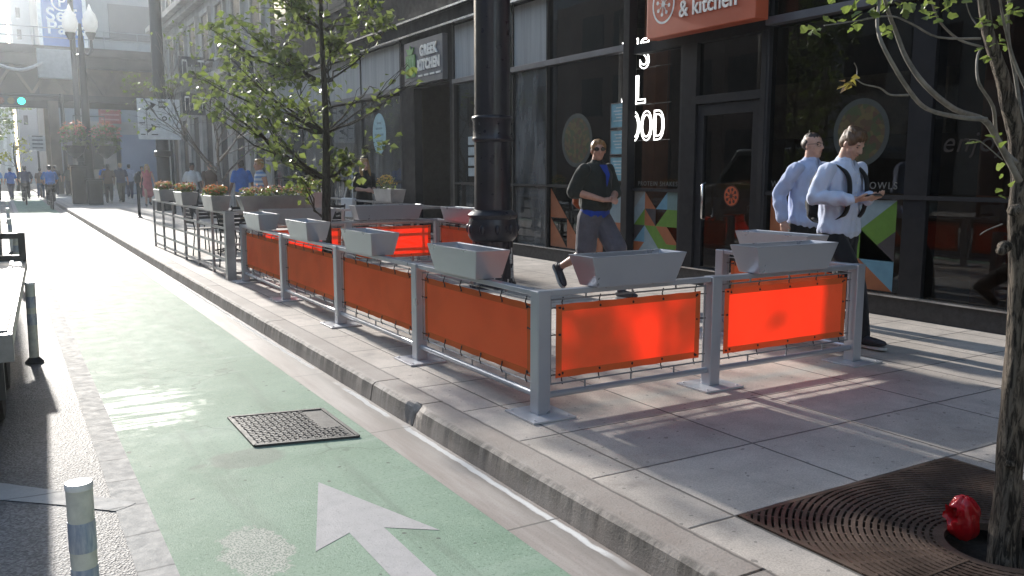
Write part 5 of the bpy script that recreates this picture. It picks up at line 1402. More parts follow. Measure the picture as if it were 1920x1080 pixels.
def lofted(b, secs, n=18):
    """secs: (centre, rx, ry) horizontal-ish ellipses stacked from bottom to top"""
    b.tube([s[0] for s in secs], 1, n, ell=[(s[1], s[2]) for s in secs], ref=(1,0,0))
    for s in (secs[0], secs[-1]): b.ball(s[0], (s[1]*.98, s[2]*.98, min(s[1],s[2])*.55), 14, 8)
def limb(b, pts, rads, n=12, balls=True):
    b.tube(pts, rads, n)
    if balls:
        for p, r in zip(pts, rads): b.ball(p, r*.995, 10, 7)
def dens(pts, rads, k=4):
    """resample a limb with a smooth swelling between joints"""
    P2, R2 = [], []
    for i in range(len(pts)-1):
        for j in range(k):
            f = j/k; P2.append(V(pts[i]).lerp(V(pts[i+1]), f)); g = f*f*(3-2*f); R2.append(rads[i]+(rads[i+1]-rads[i])*g)
    return P2+[V(pts[-1])], R2+[rads[-1]]

class Fig:
    """A person in local space: +Y is the way the feet point, +X their right, z = 0 the ground."""
    def __init__(s, **k):
        s.h = k.get('h', 1.78); q = s.h/1.78; s.q = q; s.female = k.get('female', False)
        s.lean = k.get('lean', .03); s.twist = k.get('twist', 0.0)
        s.hipc = V((0, 0, .93*q)) + V(k.get('hip_off', (0,0,0)))
        up = V((0, s.lean, 1)).normalized()
        s.ch = s.hipc + up*.36*q; s.sh = s.hipc + up*.515*q; s.nk = s.hipc + up*.585*q + V((0,.008,0))
        s.hd = s.nk + V((0, .022 + k.get('head_fwd', 0), .115))*q
        s.head_yaw = k.get('head_yaw', 0); s.head_pitch = k.get('head_pitch', 0)
        sw = (.162 if s.female else .185)*q*k.get('broad', 1); tw = Matrix.Rotation(s.twist, 3, 'Z')
        s.S = {1: s.sh + tw @ V((sw,0,-.015)), -1: s.sh + tw @ V((-sw,0,-.015))}
        s.tw = tw; s.broad = k.get('broad', 1)
        s.E = {1: V(k['re']), -1: V(k['le'])}; s.W = {1: V(k['rw']), -1: V(k['lw'])}
        s.Hp = {1: s.hipc + V((.088*q,0,-.03)), -1: s.hipc + V((-.088*q,0,-.03))}
        s.K = {1: V(k['rk']), -1: V(k['lk'])}; s.A = {1: V(k['ra']), -1: V(k['la'])}
        s.toe = {1: V(k['rt']), -1: V(k['lt'])}; s.hand_to = {1: k.get('rh'), -1: k.get('lh')}; s.curl = {1: k.get('rcurl', .5), -1: k.get('lcurl', .5)}
        s.pn = {1: k.get('rn', (0,0,0)), -1: k.get('ln', (0,0,0))}
        s.belly = k.get('belly', 0)
    def torso(s, g, z0=-.12, z1=1.0, hipw=1.0, loose=0.0):
        """torso sections inflated by g"""
        q = s.q; f = s.female; B = s.broad
        T = [(-.10,.150,.105),(0,.165 if not f else .172,.118),(.10,.150 if not f else .142,.106),(.20,.148 if not f else .128,.104 if not f else .095),(.32,.166*B if not f else .14,.118 if not f else .118),(.42,.172*B if not f else .145,.115 if not f else .108),(.485,.158*B if not f else .135,.095),(.535,.105*B if not f else .09,.075),(.575,.062,.060)]
        up = (s.sh - s.hipc).normalized(); out = []
        for t, rx, ry in T:
            if t < z0 or t > z1: continue
            a = min(1, max(0, t/.5)); R_ = Matrix.Rotation(s.twist*a, 3, 'Z')
            c = s.hipc + up*t*q
            by = s.belly*max(0, 1-abs(t-.15)/.2)
            out.append((c + V((0, by*.5, 0)), (rx*q + g + (loose if t < .3 else loose*.4)), ry*q + g + by*.5 + (loose if t < .3 else loose*.4)))
        return out
    def head(s, b):
        q = s.q; c = s.hd; R_ = Matrix.Rotation(s.head_yaw, 3, 'Z') @ Matrix.Rotation(s.head_pitch, 3, 'X'); s.R_ = R_
        def p(x, y, z): return c + R_ @ (V((x,y,z))*q)
        s.hp = p
        b.ball(p(0,-.012,.045), V((.074,.094,.085))*q, 20, 14, R_)          # skull
        b.ball(p(0,.028,-.005), V((.062,.062,.085))*q, 18, 12, R_)          # face
        b.ball(p(0,.045,-.062), V((.042,.040,.038))*q, 14, 10, R_)          # jaw
        b.ball(p(0,.066,-.085), V((.022,.018,.018))*q, 10, 8, R_)           # chin
        for x in (-.037,.037): b.ball(p(x,.055,-.014), V((.022,.022,.02))*q, 10, 8, R_)   # cheeks
        b.tube([p(0,.082,.034), p(0,.098,.010), p(0,.108,-.010), p(0,.092,-.020)], [.008*q,.011*q,.014*q,.010*q], 8)    # nose
        b.ball(p(0,.104,-.012), .0135*q, 8, 6)
        for x in (-.012,.012): b.ball(p(x,.094,-.016), .009*q, 8, 6)
        b.tube([p(-.045,.070,.036), p(0,.086,.040), p(.045,.070,.036)], .010*q, 8)            # brow
        b.tube([p(-.02,.082,-.043), p(0,.090,-.041), p(.02,.082,-.043)], .008*q, 8)           # lips
        for x in (-1,1): b.ball(p(x*.074,-.008,.004), V((.011,.018,.030))*q, 10, 8, R_)       # ears
        limb(b, [s.nk - V((0,.006,.06*q)), s.nk + V((0,.004,.03*q)), p(0,-.012,-.03)], [.066*q,.057*q,.055*q], 14)
    def hand(s, b, side):
        q = s.q; w_ = s.W[side]; fore = (w_ - s.E[side]).normalized()
        d = V(s.hand_to[side]).normalized() if s.hand_to[side] else fore
        n = V(s.pn[side]); n = n - d*n.dot(d)
        if n.length < .1: n = V((-side,0,0)) - d*d.dot(V((-side,0,0)))
        n.normalize(); t = d.cross(n)*1.0
        # t: across the palm; thumb side chosen towards the front/top
        if t.dot(V((0,.6,.8))) < 0: t = -t
        cu = s.curl[side]; s.palm = getattr(s, 'palm', {}); 
        kn = w_ + d*.088*q
        for u, r in ((-.028,.013),(-.010,.0145),(.010,.0145),(.028,.014)):
            b.tube([w_ + t*u*.45*q - d*.01, w_ + d*.05*q + t*u*.9*q, kn + t*u*q], [.017*q, r*1.05*q, r*.9*q], 8); b.ball(kn + t*u*q, r*.92*q, 8, 6)
        b.ball(w_ + d*.045*q, V((.03,.03,.02))*q, 10, 8)
        tips = []
        for u, L in ((-.029,.062),(-.0097,.078),(.0097,.084),(.029,.075)):
            p = kn + t*u*q; dirn = d.copy(); pts = [p]
            for j, fl in enumerate((.42,.33,.25)):
                ang = cu*(.55 if j == 0 else .75); dirn = (dirn*math.cos(ang) + n*math.sin(ang)).normalized()
                p = p + dirn*L*fl*q; pts.append(p)
                nn = n*math.cos(ang) - d*math.sin(ang)
            b.tube(pts, [.0098*q,.0092*q,.0085*q,.0072*q], 7); b.ball(pts[-1], .0073*q, 7, 5)
            for z in pts[:-1]: b.ball(z, .0095*q, 7, 5)
            tips.append(pts[-1])
        th = [w_ + d*.018*q + t*.022*q, w_ + d*.05*q + t*.048*q + n*.008*q, w_ + d*.080*q + t*.052*q + n*.022*q, w_ + d*.100*q + t*.046*q + n*.03*q]
        b.tube(th, [.016*q,.013*q,.0105*q,.008*q], 8)
        for z, r in zip(th, (.016,.013,.0105,.008)): b.ball(z, r*q, 8, 6)
        s.palm[side] = (kn, d, n, t)
    def foot(s, sd):
        """heel, and the foot's own forward / side / up directions"""
        q = s.q; f = (s.toe[sd]-s.A[sd]).normalized(); side = f.cross(V((0,0,1))).normalized()
        ax = Matrix.Rotation(math.radians(20), 3, side) @ f; upv = side.cross(ax)
        return s.A[sd] - ax*.045*q - upv*.05*q, ax, side, upv
    def body(s, parent, mat, voxel=.0065):
        b = MB(); q = s.q; lofted(b, s.torso(0)); s.head(b)
        for sd in (1,-1):
            pts, r = dens([s.S[sd], s.S[sd].lerp(s.E[sd], .4), s.E[sd], s.E[sd].lerp(s.W[sd], .35), s.W[sd]], [v*q for v in (.055,.050,.040,.043,.028)]); limb(b, pts, r)
            s.hand(b, sd)
            pts, r = dens([s.Hp[sd], s.Hp[sd].lerp(s.K[sd], .4), s.K[sd], s.K[sd].lerp(s.A[sd], .32), s.A[sd]], [v*q for v in (.092,.080,.056,.058,.038)]); limb(b, pts, r)
            heel, ax, side, upv = s.foot(sd)
            limb(b, [heel+ax*.01*q, heel+ax*.11*q, heel+ax*.22*q], [.030*q,.032*q,.022*q])
        return baked('body', b, mat, parent, voxel, 3)
    def garment_top(s, parent, name, mat, g=.014, sleeve='long', z0=-.02, collar=True, voxel=.009, loose=.012, fold=.0055, open_front=False):
        b = MB(); q = s.q; lofted(b, s.torso(g, z0=z0, z1=.55, loose=loose))
        for sd in (1,-1):
            P_ = [s.S[sd] + V((0,0,.0)), s.S[sd].lerp(s.E[sd], .4), s.E[sd], s.E[sd].lerp(s.W[sd], .4), s.E[sd].lerp(s.W[sd], .9)]
            r = [v*q+g for v in (.053,.051,.045,.043,.036)]
            if sleeve == 'short': P_, r = P_[:2]+[s.S[sd].lerp(s.E[sd], .78)], [r[0], r[1]+.006, r[1]+.008]
            if sleeve == 'elbow': P_, r = P_[:3]+[s.E[sd].lerp(s.W[sd], .10)], [r[0], r[1]+.006, r[2]+.008, r[2]+.008]
            if sleeve == 'none': P_, r = P_[:1]+[s.S[sd].lerp(s.E[sd], .06)], [r[0]-.012, r[0]-.012]
            pts, rr = dens(P_, r); limb(b, pts, rr)
            if sleeve == 'long':
                d = (s.W[sd]-s.E[sd]).normalized(); b.tube([s.W[sd]-d*.055, s.W[sd]-d*.005], [.036*q+g*.6,.036*q+g*.6], 12)
        limb(b, [s.nk - V((0,.004,.055*q)), s.nk - V((0,.002,.02*q))], [.078*q+g*.5,.070*q+g*.4], 14)
        o = baked(name, b, mat, parent, voxel, 3, fold, 9.5, (1,1,.6))
        if collar:
            c = MB(); cc = s.nk + V((0,.0,-.028*q)); n = 26; vs = []
            for zz, rr in ((0,.071),(.036,.066),(.040,.069),(.004,.083)):
                for j in range(n):
                    a = PI/2 + .22 + (2*PI-.44)*j/(n-1); fr = max(0, math.sin(a))
                    vs.append(cc + V((rr*q*math.cos(a), rr*q*math.sin(a)*.98 + .012*fr, zz*q - .022*fr - (.028*fr if rr > .08 else 0))))
            c.add(vs, [(k_*n+j, k_*n+j+1, (k_+1)*n+j+1, (k_+1)*n+j) for k_ in range(3) for j in range(n-1)])
            o2 = c.build('collar', mat, o, smooth=True)
        return o
    def trousers(s, parent, name, mat, g=.014, length=1.0, voxel=.010, fold=.005, wide=0.0, high=.06):
        b = MB(); q = s.q; lofted(b, [(c, rx, ry) for c, rx, ry in s.torso(g, z0=-.11, z1=high+.01)] + [(s.hipc+V((0,0,high*q)), .158*q+g, .110*q+g)])
        for sd in (1,-1):
            if length >= 1:
                P_ = [s.Hp[sd], s.Hp[sd].lerp(s.K[sd], .45), s.K[sd], s.K[sd].lerp(s.A[sd], .4), s.A[sd]+V((0,0,.0))]; r = [v*q+g for v in (.098,.086,.064+wide*.5,.062+wide,.052+wide)]
            else:
                e = s.Hp[sd].lerp(s.K[sd], length); P_ = [s.Hp[sd], s.Hp[sd].lerp(s.K[sd], length*.5), e]; r = [v*q+g for v in (.100,.094+wide*.5,.086+wide)]
            pts, rr = dens(P_, r); limb(b, pts, rr)
        return baked(name, b, mat, parent, voxel, 4, fold, 8.0, (1,1,.8))
    def skirt(s, parent, name, mat, top=.1, bottom=.45, wide=.24, voxel=.012):
        b = MB(); q = s.q; secs = []
        for i in range(7):
            f = i/6; z = s.hipc.z + top*q - f*(top+bottom)*q; w_ = .15*q + (wide-.15)*q*(f**.8); secs.append((V((s.hipc.x, s.hipc.y, z)), w_, w_*.8))
        lofted(b, secs[::-1]); return baked(name, b, mat, parent, voxel, 4, .012, 6.0, (1,1,.1))
    def shoes(s, parent, mat, sole=None, voxel=.008, sock=None):
        q = s.q
        for sd in (1,-1):
            heel, ax, side, upv = s.foot(sd)
            b = MB(); secs = []
            for u, w_, h_ in ((-.03,.030,.030),(.0,.038,.042),(.08,.036,.046),(.15,.043,.036),(.21,.045,.029),(.255,.036,.022),(.28,.018,.014)):
                secs.append((heel + ax*u*q + upv*(h_*.2*q), w_*q, h_*q))
            b.tube([x[0] for x in secs], 1, 14, ell=[(x[1],x[2]) for x in secs], ref=side)
            b.ball(s.A[sd]+V((0,0,-.005)), .047*q, 10, 8); b.tube([heel+ax*.03+upv*.02, s.A[sd]+V((0,0,.025))], [.044*q,.046*q], 12)
            if sock: b.tube([s.A[sd], s.A[sd].lerp(s.K[sd], .10)], [.046*q,.045*q], 12)
            o = baked('shoe', b, mat, parent, voxel, 3)
            b = MB(); pr = []
            for u, w_ in ((-.042,.018),(-.03,.032),(.0,.040),(.08,.037),(.15,.046),(.21,.048),(.26,.037),(.287,.012)): pr.append((u*q, w_*q))
            top = [heel + ax*u + side*w_ - upv*.026*q for u, w_ in pr] + [heel + ax*u - side*w_ - upv*.026*q for u, w_ in pr[::-1]]
            bot = [p - upv*.018*q for p in top]; n = len(top)
            b.add(top+bot, [tuple(range(n)), tuple(range(2*n-1,n-1,-1))] + [(i,n+i,n+(i+1)%n,(i+1)%n) for i in range(n)]); b.build('sole', sole or m_sole, o)
    def hair(s, parent, mat, style='short', voxel=.008):
        q = s.q; p = s.hp; b = MB()
        if style == 'bald_sides':
            b.ball(p(0,-.034,.030), V((.079,.080,.066))*q, 18, 12, s.R_); b.ball(p(0,-.014,.074), V((.062,.084,.058))*q, 16, 10, s.R_)
        else:
            b.ball(p(0,-.020,.056), V((.079,.094,.080))*q, 20, 14, s.R_)
            b.ball(p(0,-.050,.010), V((.070,.062,.070))*q, 16, 10, s.R_)
            for x in (-1,1): b.ball(p(x*.060,.008,.050), V((.020,.050,.045))*q, 10, 8, s.R_)
            for i in range(9): b.ball(p(-.048+.012*i, .050+.005*math.sin(i*2.1)-.25*abs(-.048+.012*i)**1.2, .088+.006*math.sin(i*1.7)), V((.015,.026,.020 if style == 'crop' else .030))*q, 8, 6, s.R_)
            for i in range(0 if style == 'crop' else 14): a = i*2.4; b.ball(p(.052*math.cos(a), -.02+.055*math.sin(a), .122+.008*math.sin(i*3.1)), V((.022,.026,.016))*q, 8, 6, s.R_)
        if style == 'long':
            for x in (-1,1):
                b.tube([p(x*.062,.0,.06), p(x*.080,.0,-.03), p(x*.092,.02,-.13), p(x*.085,.05,-.22)], [.03*q,.034*q,.034*q,.02*q], 10)
            b.tube([p(0,-.06,.05), p(0,-.075,-.08), p(0,-.08,-.22)], [.06*q,.07*q,.05*q], 12)
        o = baked('hair', b, mat, parent, voxel, 2, .005, 30, (1,1,.35)); return o
    def face(s, parent, brow=m_brow, eyes=True):
        p = s.hp; q = s.q
        if eyes:
            for x in (-.030,.030): b = MB(); b.ball(p(x,.0735,.020), V((.011,.008,.006))*q, 10, 6, s.R_); b.build('eye', m_eye, parent, smooth=True)
        for x in (-.030,.030): b = MB(); b.tube([p(x-.017,.077,.038), p(x,.084,.043), p(x+.017,.077,.038)], [.003*q,.0045*q,.003*q], 6); b.build('eyebrow', brow, parent, smooth=True)
        b = MB(); b.tube([p(-.021,.086,-.043), p(0,.0965,-.041), p(.021,.086,-.043)], [.002*q,.0042*q,.002*q], 6); b.build('mouth', m_lip, parent, smooth=True)
    def glasses(s, parent, sun=False):
        p = s.hp; q = s.q; b = MB(); L = MB()
        for sd in (-1,1):
            c = .034*sd; n = 16
            ring = [p(c+.026*math.cos(2*PI*i/n), .094-.25*abs(c+.026*math.cos(2*PI*i/n))*.6, .020+.018*math.sin(2*PI*i/n)) for i in range(n)]
            b.tube(ring+[ring[0]], .0022*q if not sun else .003*q, 5, cap=False)
            if sun: L.add(ring, [tuple(range(n))])
            b.tube([p(.062*sd,.084,.024), p(.080*sd,.03,.022), p(.080*sd,-.012,.014)], .0022*q, 5)
        b.tube([p(-.009,.094,.024), p(.009,.094,.024)], .0022*q, 5)
        o = b.build('spectacles' if not sun else 'sunglasses', m_black, parent, smooth=True)
        if sun: L.build('lens', m_lens, o)
    def place(s, t, x, y, z, rz): t.location = (x,y,z); t.rotation_euler.z = rz
def backpack(label, mat, loc, rz, fig, straps=True):
    """worn on the back of fig (same local space), with two shoulder straps over the chest"""
    t = tag(root('backpack'), label, 'backpack'); b = MB(); up = (fig.sh-fig.hipc).normalized(); bk = V((0,-1,0))
    c0 = fig.hipc + up*.08; secs = []
    for f, rx, ry in ((0,.10,.05),(.04,.135,.075),(.18,.14,.085),(.32,.13,.072),(.41,.10,.048),(.44,.05,.025)):
        secs.append((c0 + up*f + bk*(.135+ry*.85), rx, ry))
    lofted(b, secs); b.ball(c0+up*.13+bk*.27, (.10,.045,.09), 14, 9)
    baked('pack_body', b, mat, t, .010, 5, .004, 9)
    for sd in ((1,-1) if straps else ()):
        x = .098*sd; P_ = []
        for f, y in ((.10,-.15),(.06,-.02),(.14,.135),(.28,.172),(.42,.158),(.50,.100),(.548,.0),(.50,-.095),(.42,-.145)):
            P_.append(fig.hipc + up*f + fig.tw @ V((x*(1.35 if y < .05 and f < .2 else 1.02), y, 0)))
        Q = []
        for i in range(len(P_)-1):
            p0 = P_[max(0,i-1)]; p1 = P_[i]; p2 = P_[i+1]; p3 = P_[min(len(P_)-1,i+2)]
            for k_ in range(5):
                u = k_/5; Q.append(.5*((2*p1)+(p2-p0)*u+(2*p0-5*p1+4*p2-p3)*u*u+(3*p1-p0-3*p2+p3)*u**3))
        Q.append(P_[-1]); b = MB(); b.tube(Q, 1, 10, ell=[(.030,.009)]*len(Q), ref=(1,0,.0)); b.build('strap', mat, t, smooth=True)
    t.location = loc; t.rotation_euler.z = rz; return t

def person(label, group=None): return tag(root('person'), label, 'person', group)

# --- man in shorts, striding along the shops, hands together in front, looking at the viewer
f = Fig(h=1.80, lean=.05, twist=.10, broad=1.04, belly=.05, hip_off=(0,0,-.015), head_yaw=-.55, head_pitch=.02,
        re=(.265,-.05,1.19), rw=(.075,.235,1.10), le=(-.25,.07,1.17), lw=(-.03,.285,1.12), rh=(-.55,.75,.05), lh=(.45,.8,-.05), rcurl=.85, lcurl=.9, rn=(-.3,-.2,-.6), ln=(.3,-.2,-.6),
        rk=(.10,-.02,.50), ra=(.11,-.46,.30), rt=(.115,-.385,.055), lk=(-.10,.30,.52), la=(-.105,.36,.10), lt=(-.11,.56,.035))
t = person('man in dark jacket, grey shorts and sunglasses striding past the shop')
m_jk = cloth('jacket_dark_green', (.028,.032,.027)); m_blue_t = cloth('tee_blue', (.02,.055,.32)); m_short = cloth('shorts_grey', (.105,.10,.115)); m_sandy = hairmat('sandy_hair', (.28,.15,.06))
f.body(t, m_skin); f.face(t, eyes=False); f.glasses(t, True); f.hair(t, m_sandy, 'crop')
f.garment_top(t, 't_shirt', m_blue_t, g=.006, sleeve='short', z0=-.06, collar=False, loose=.012)
jk = f.garment_top(t, 'jacket', m_jk, g=.018, sleeve='elbow', z0=.02, collar=True, loose=.024, fold=.010)
# the jacket hangs open at the chest: a wedge of blue tee
b = MB(); up = (f.sh-f.hipc).normalized(); vs = []
for i in range(8):
    fr = i/7; zz = .56 - .24*fr; wd = .052*(1-fr)+.003
    yv = (.075 + .085*min(1, fr*2.2)) + .022 + (.010 if fr > .3 else .004)
    vs += [f.hipc + up*zz + V((-wd+.0, yv+.012*(1-fr), 0)), f.hipc + up*zz + V((wd, yv+.012*(1-fr), 0))]
b.add(vs, [(2*i,2*i+1,2*i+3,2*i+2) for i in range(7)]); b.build('t_shirt_front', m_blue_t, jk, smooth=True)
f.trousers(t, 'shorts', m_short, g=.020, length=.92, wide=.012, high=.05); f.shoes(t, m_shoe, m_sole, sock=True)
MAN = (5.74, 7.88, SW); RZ = PI
f.place(t, *MAN, RZ+.10)
backpack('orange brown backpack worn by the man in shorts', cloth('pack_orange', (.34,.085,.03)), MAN, RZ+.10, f, straps=False)

# --- young man in front, reading his phone
f = Fig(h=1.80, broad=.95, lean=.05, twist=-.05, head_yaw=.05, head_pitch=-.55, head_fwd=.035, hip_off=(0,0,-.02),
        re=(.275,-.035,1.20), rw=(.135,.265,1.19), le=(-.24,.02,1.19), lw=(-.02,.29,1.20), rh=(-.35,.9,.10), lh=(.35,.9,.1), rcurl=.55, lcurl=.6, rn=(-.2,-.1,1), ln=(.2,-.1,1),
        rk=(.10,.27,.53), ra=(.105,.36,.105), rt=(.115,.56,.04), lk=(-.095,.0,.50), la=(-.10,-.40,.22), lt=(-.10,-.28,.05))
t = person('young man in pale blue shirt and black trousers reading a phone beside the barrier')
m_sh1 = cloth('shirt_pale_blue', (.56,.62,.78), .05); m_sh2 = cloth('shirt_blue_stripe', (.44,.51,.72), .05); m_trs = cloth('trousers_black', (.014,.014,.016)); m_brh = hairmat('brown_hair', (.11,.06,.03))
f.body(t, m_skin2); f.face(t); f.hair(t, m_brh, 'short')
sh = f.garment_top(t, 'shirt', m_sh1, g=.009, sleeve='long', z0=.0, loose=.020, fold=.016)
f.trousers(t, 'trousers', m_trs, g=.014, wide=.004, high=.05); f.shoes(t, m_shoe, m_sole)
b = MB(); b.tube([f.hipc+V((.172*math.cos(a), .124*math.sin(a), .055)) for a in [2*PI*i/28 for i in range(29)]], 1, 8, ell=[(.004,.016)]*29, ref=(0,0,1), cap=False); b.build('belt', M('belt_black', (.01,.01,.01), .4), t, smooth=True)
b = MB()
for i in range(6): b.ball(f.hipc + (f.sh-f.hipc).normalized()*(.10+.075*i) + V((0, .136 + (.012 if i > 1 else 0), 0)), .006, 6, 5)
b.build('button', M('button_white', (.7,.7,.7), .4), sh, smooth=True)
FG = (6.02, 4.80, SW); f.place(t, *FG, PI)
backpack('black backpack with thick shoulder straps on the man with the phone', cloth('pack_black', (.012,.012,.014)), FG, PI, f)
kn, d, n, tt = f.palm[1]
t2 = tag(root('mobile_phone'), 'dark mobile phone held in the hands of the young man', 'phone')
c = kn + d*.035 + n*.022; rot = Matrix((tt, d, n)).transposed()
b = MB(); b.obox(c, (.072,.145,.009), rot); b.build('case', m_chas, t2, bevel=.003)
b = MB(); b.obox(c + n*.0052, (.064,.132,.001), rot); b.build('screen', M('phone_glass', (.03,.035,.045), .05), t2)
t2.location = FG; t2.rotation_euler.z = PI

# --- second man behind, glasses, looking ahead
f = Fig(h=1.82, broad=.95, lean=.03, twist=.05, head_yaw=.12, head_pitch=.0, hip_off=(0,0,-.02),
        re=(.265,-.10,1.19), rw=(.275,-.03,.95), le=(-.255,.02,1.20), lw=(-.25,.16,1.0), rh=(0,.25,-1), lh=(0,.3,-1), rcurl=.5, lcurl=.5, rn=(-1,0,0), ln=(1,0,0),
        rk=(.10,.0,.50), ra=(.105,-.36,.22), rt=(.11,-.24,.05), lk=(-.10,.26,.53), la=(-.105,.34,.105), lt=(-.11,.54,.04))
t = person('taller man in striped blue shirt and glasses walking behind the one with the phone')
f.body(t, m_skin2, .008); f.face(t); f.glasses(t); f.hair(t, hairmat('dark_hair', (.035,.022,.015)), 'bald_sides')
f.garment_top(t, 'shirt', m_sh2, g=.009, sleeve='long', z0=.0, loose=.020, fold=.016); f.trousers(t, 'trousers', m_trs, g=.013, high=.05); f.shoes(t, m_shoe)
f.place(t, 6.70, 5.72, SW, PI-.05)

# --- simpler passers-by farther off (one common builder, each with its own clothes and stride)
def passer(label, x, y, z, rz, h=1.72, female=False, top=None, bottom=None, skin=m_skin, hair=None, stride=.28, sleeve='short', hstyle='short', skirt=None, group=None, arms='swing', seat=False, ph=1, vox=.014, long_tr=1.0):
    q = h/1.78; s_ = stride*ph
    if seat:      # riding a bicycle
        f = Fig(h=h, female=female, lean=.55, hip_off=(0,-.05,.06), head_pitch=.25, re=(.27,.33,1.17), rw=(.24,.50,1.05), le=(-.27,.33,1.17), lw=(-.24,.50,1.05), rcurl=1.0, lcurl=1.0,
                rk=(.10,.28,.72), ra=(.11,.18,.36), rt=(.11,.34,.32), lk=(-.10,.26,.60), la=(-.11,.06,.22), lt=(-.11,.22,.17))
    else:
        ar = {'swing':dict(re=(.24*q,-.08*ph,1.16*q), rw=(.25*q,-.02-.16*ph,.93*q), le=(-.24*q,.08*ph-.03,1.16*q), lw=(-.25*q,.03+.16*ph,.93*q)),
              'front':dict(re=(.23*q,-.02,1.15*q), rw=(.10*q,.24,1.12*q), le=(-.23*q,-.02,1.15*q), lw=(-.08*q,.25,1.10*q)),
              'bent':dict(re=(.23*q,-.05,1.15*q), rw=(.16*q,.20,1.22*q), le=(-.24*q,.0,1.15*q), lw=(-.25*q,.08,.94*q))}[arms]
        f = Fig(h=h, female=female, lean=.03, hip_off=(0,0,-.02*abs(s_)/.28), rk=(.10*q,s_*.55+.05,.51*q), ra=(.10*q,s_*.9-.03,.11*q+(.08 if s_ < 0 else 0)), rt=(.11*q,s_*.9+.17,.035+(.01 if s_ < 0 else 0)),
                lk=(-.10*q,-s_*.55+.05,.51*q), la=(-.10*q,-s_*.9-.03,.11*q+(.08 if s_ > 0 else 0)), lt=(-.11*q,-s_*.9+.17,.035+(.01 if s_ > 0 else 0)), **ar)
    t = person(label, group); f.body(t, skin, vox*.8); f.hair(t, hair or m_brh, hstyle, .012)
    if vox < .014: f.face(t)
    f.garment_top(t, 'shirt' if not skirt == 'dress' else 'dress_top', top, g=.014, sleeve=sleeve, z0=-.02, collar=False, voxel=vox, loose=.012)
    if skirt: f.skirt(t, 'skirt' if skirt != 'dress' else 'dress_skirt', top if skirt == 'dress' else bottom, .08, .42, .23)
    else: f.trousers(t, 'trousers' if long_tr >= 1 else 'shorts', bottom, g=.012, voxel=vox, length=long_tr)
    f.shoes(t, m_shoe, voxel=.012)
    t.location = (x,y,z); t.rotation_euler.z = rz; return t, f
m_navy = cloth('navy', (.03,.04,.09)); m_dk = cloth('charcoal', (.03,.03,.033)); m_wh = cloth('white_cotton', (.62,.62,.62), .05); m_pink = cloth('coral_dress', (.55,.16,.18)); m_blk2 = cloth('black_jersey', (.018,.017,.018))
m_cob = cloth('cobalt', (.04,.15,.50)); m_khk = cloth('khaki', (.25,.21,.15)); m_lav = cloth('pale_shirt', (.45,.48,.60)); m_jean = cloth('denim', (.05,.07,.13)); m_brn2 = cloth('brown_cloth', (.10,.055,.04)); m_grn = cloth('dark_olive', (.06,.065,.05))
def striped(name, c1, c2, per):
    m, nt, out = newmat(name); k = NT(nt); x, y, z = k.xyz()[0:3]
    s_ = k.ramp(k.math('FRACT', k.math('DIVIDE', z, per)), .45, .55)
    k.bsdf(out, k.mix(s_, (*c1,1), (*c2,1)), .85, 0, k.bump(k.noise(26,3), .3, .008), .2); return m
m_str = striped('striped_top', (.22,.33,.52), (.60,.62,.64), .085)
m_blond = hairmat('blond_hair', (.42,.25,.10)); m_drk = hairmat('black_hair', (.02,.016,.014))
passer('woman in black with long blond hair, walking behind the young tree', 5.95, 15.6, SW, PI+.15, 1.68, True, m_blk2, m_blk2, m_skin2, m_blond, .22, 'elbow', 'long', None, None, 'front', vox=.012)
t = tag(root('tote_bag'), 'white tote bag with long strap carried by the woman in black', 'bag')
b = MB(); b.prism([(-.19,.0),(.19,.0),(.21,.36),(-.21,.36)], -.05, .05, to=lambda u, v, w: (w, u, v)); b.build('sack', m_wh, t, bevel=.02)
b = MB(); b.tube([(0,-.15,.36),(.03,-.09,.62),(.10,-.01,.86),(.04,.10,.62),(0,.15,.36)], 1, 8, ell=[(.025,.006)]*5, ref=(0,1,0)); b.build('strap', m_wh, t, smooth=True)
t.location = (5.62, 15.55, SW+.55); t.rotation_euler.z = .2
passer('woman in a blue and white striped top standing by the cafe flower box', 4.35, 16.9, SW, PI*.55, 1.66, True, m_str, m_jean, m_skin, m_blond, .05, 'none', 'short', None, None, 'front', vox=.012)
passer('person in a cobalt blue shirt and khaki trousers, back turned, beyond the flower boxes', 5.3, 22.5, SW, .2, 1.72, False, m_cob, m_khk, m_skind, m_drk, .18)
passer('person in a white top walking left of the cobalt blue shirt', 5.0, 27.5, SW, PI, 1.68, True, m_wh, m_dk, m_skind, m_drk, .2, 'short', 'short')
passer('person in dark brown clothes beside the white topped walker', 5.6, 27.9, SW, PI-.1, 1.70, False, m_brn2, m_dk, m_skin, m_drk, -.2, ph=-1)
passer('woman in a coral pink dress walking by the route sign', 4.95, 36.5, SW, PI, 1.70, True, m_pink, m_pink, m_skin2, m_blond, .2, 'none', 'long', 'dress')
passer('man in a white shirt and dark trousers walking away, right of the dark cabinets', 7.0, 58.0, SW, .1, 1.78, False, m_wh, m_dk, m_skin, m_drk, .22, 'long')
passer('man in dark blue with a satchel walking away in the middle of the far pavement', 4.55, 41.5, SW, .1, 1.78, False, m_navy, m_grn, m_skin2, m_blond, .26)
passer('person in brown leaning forward, left of the man in dark blue', 4.0, 41.0, SW, -.15, 1.74, False, m_brn2, m_dk, m_skind, m_drk, -.3)
passer('person in a pale blue shirt beyond the man in dark blue', 5.55, 47, SW, .0, 1.76, False, m_lav, m_navy, m_skin, m_drk, .2, 'long')

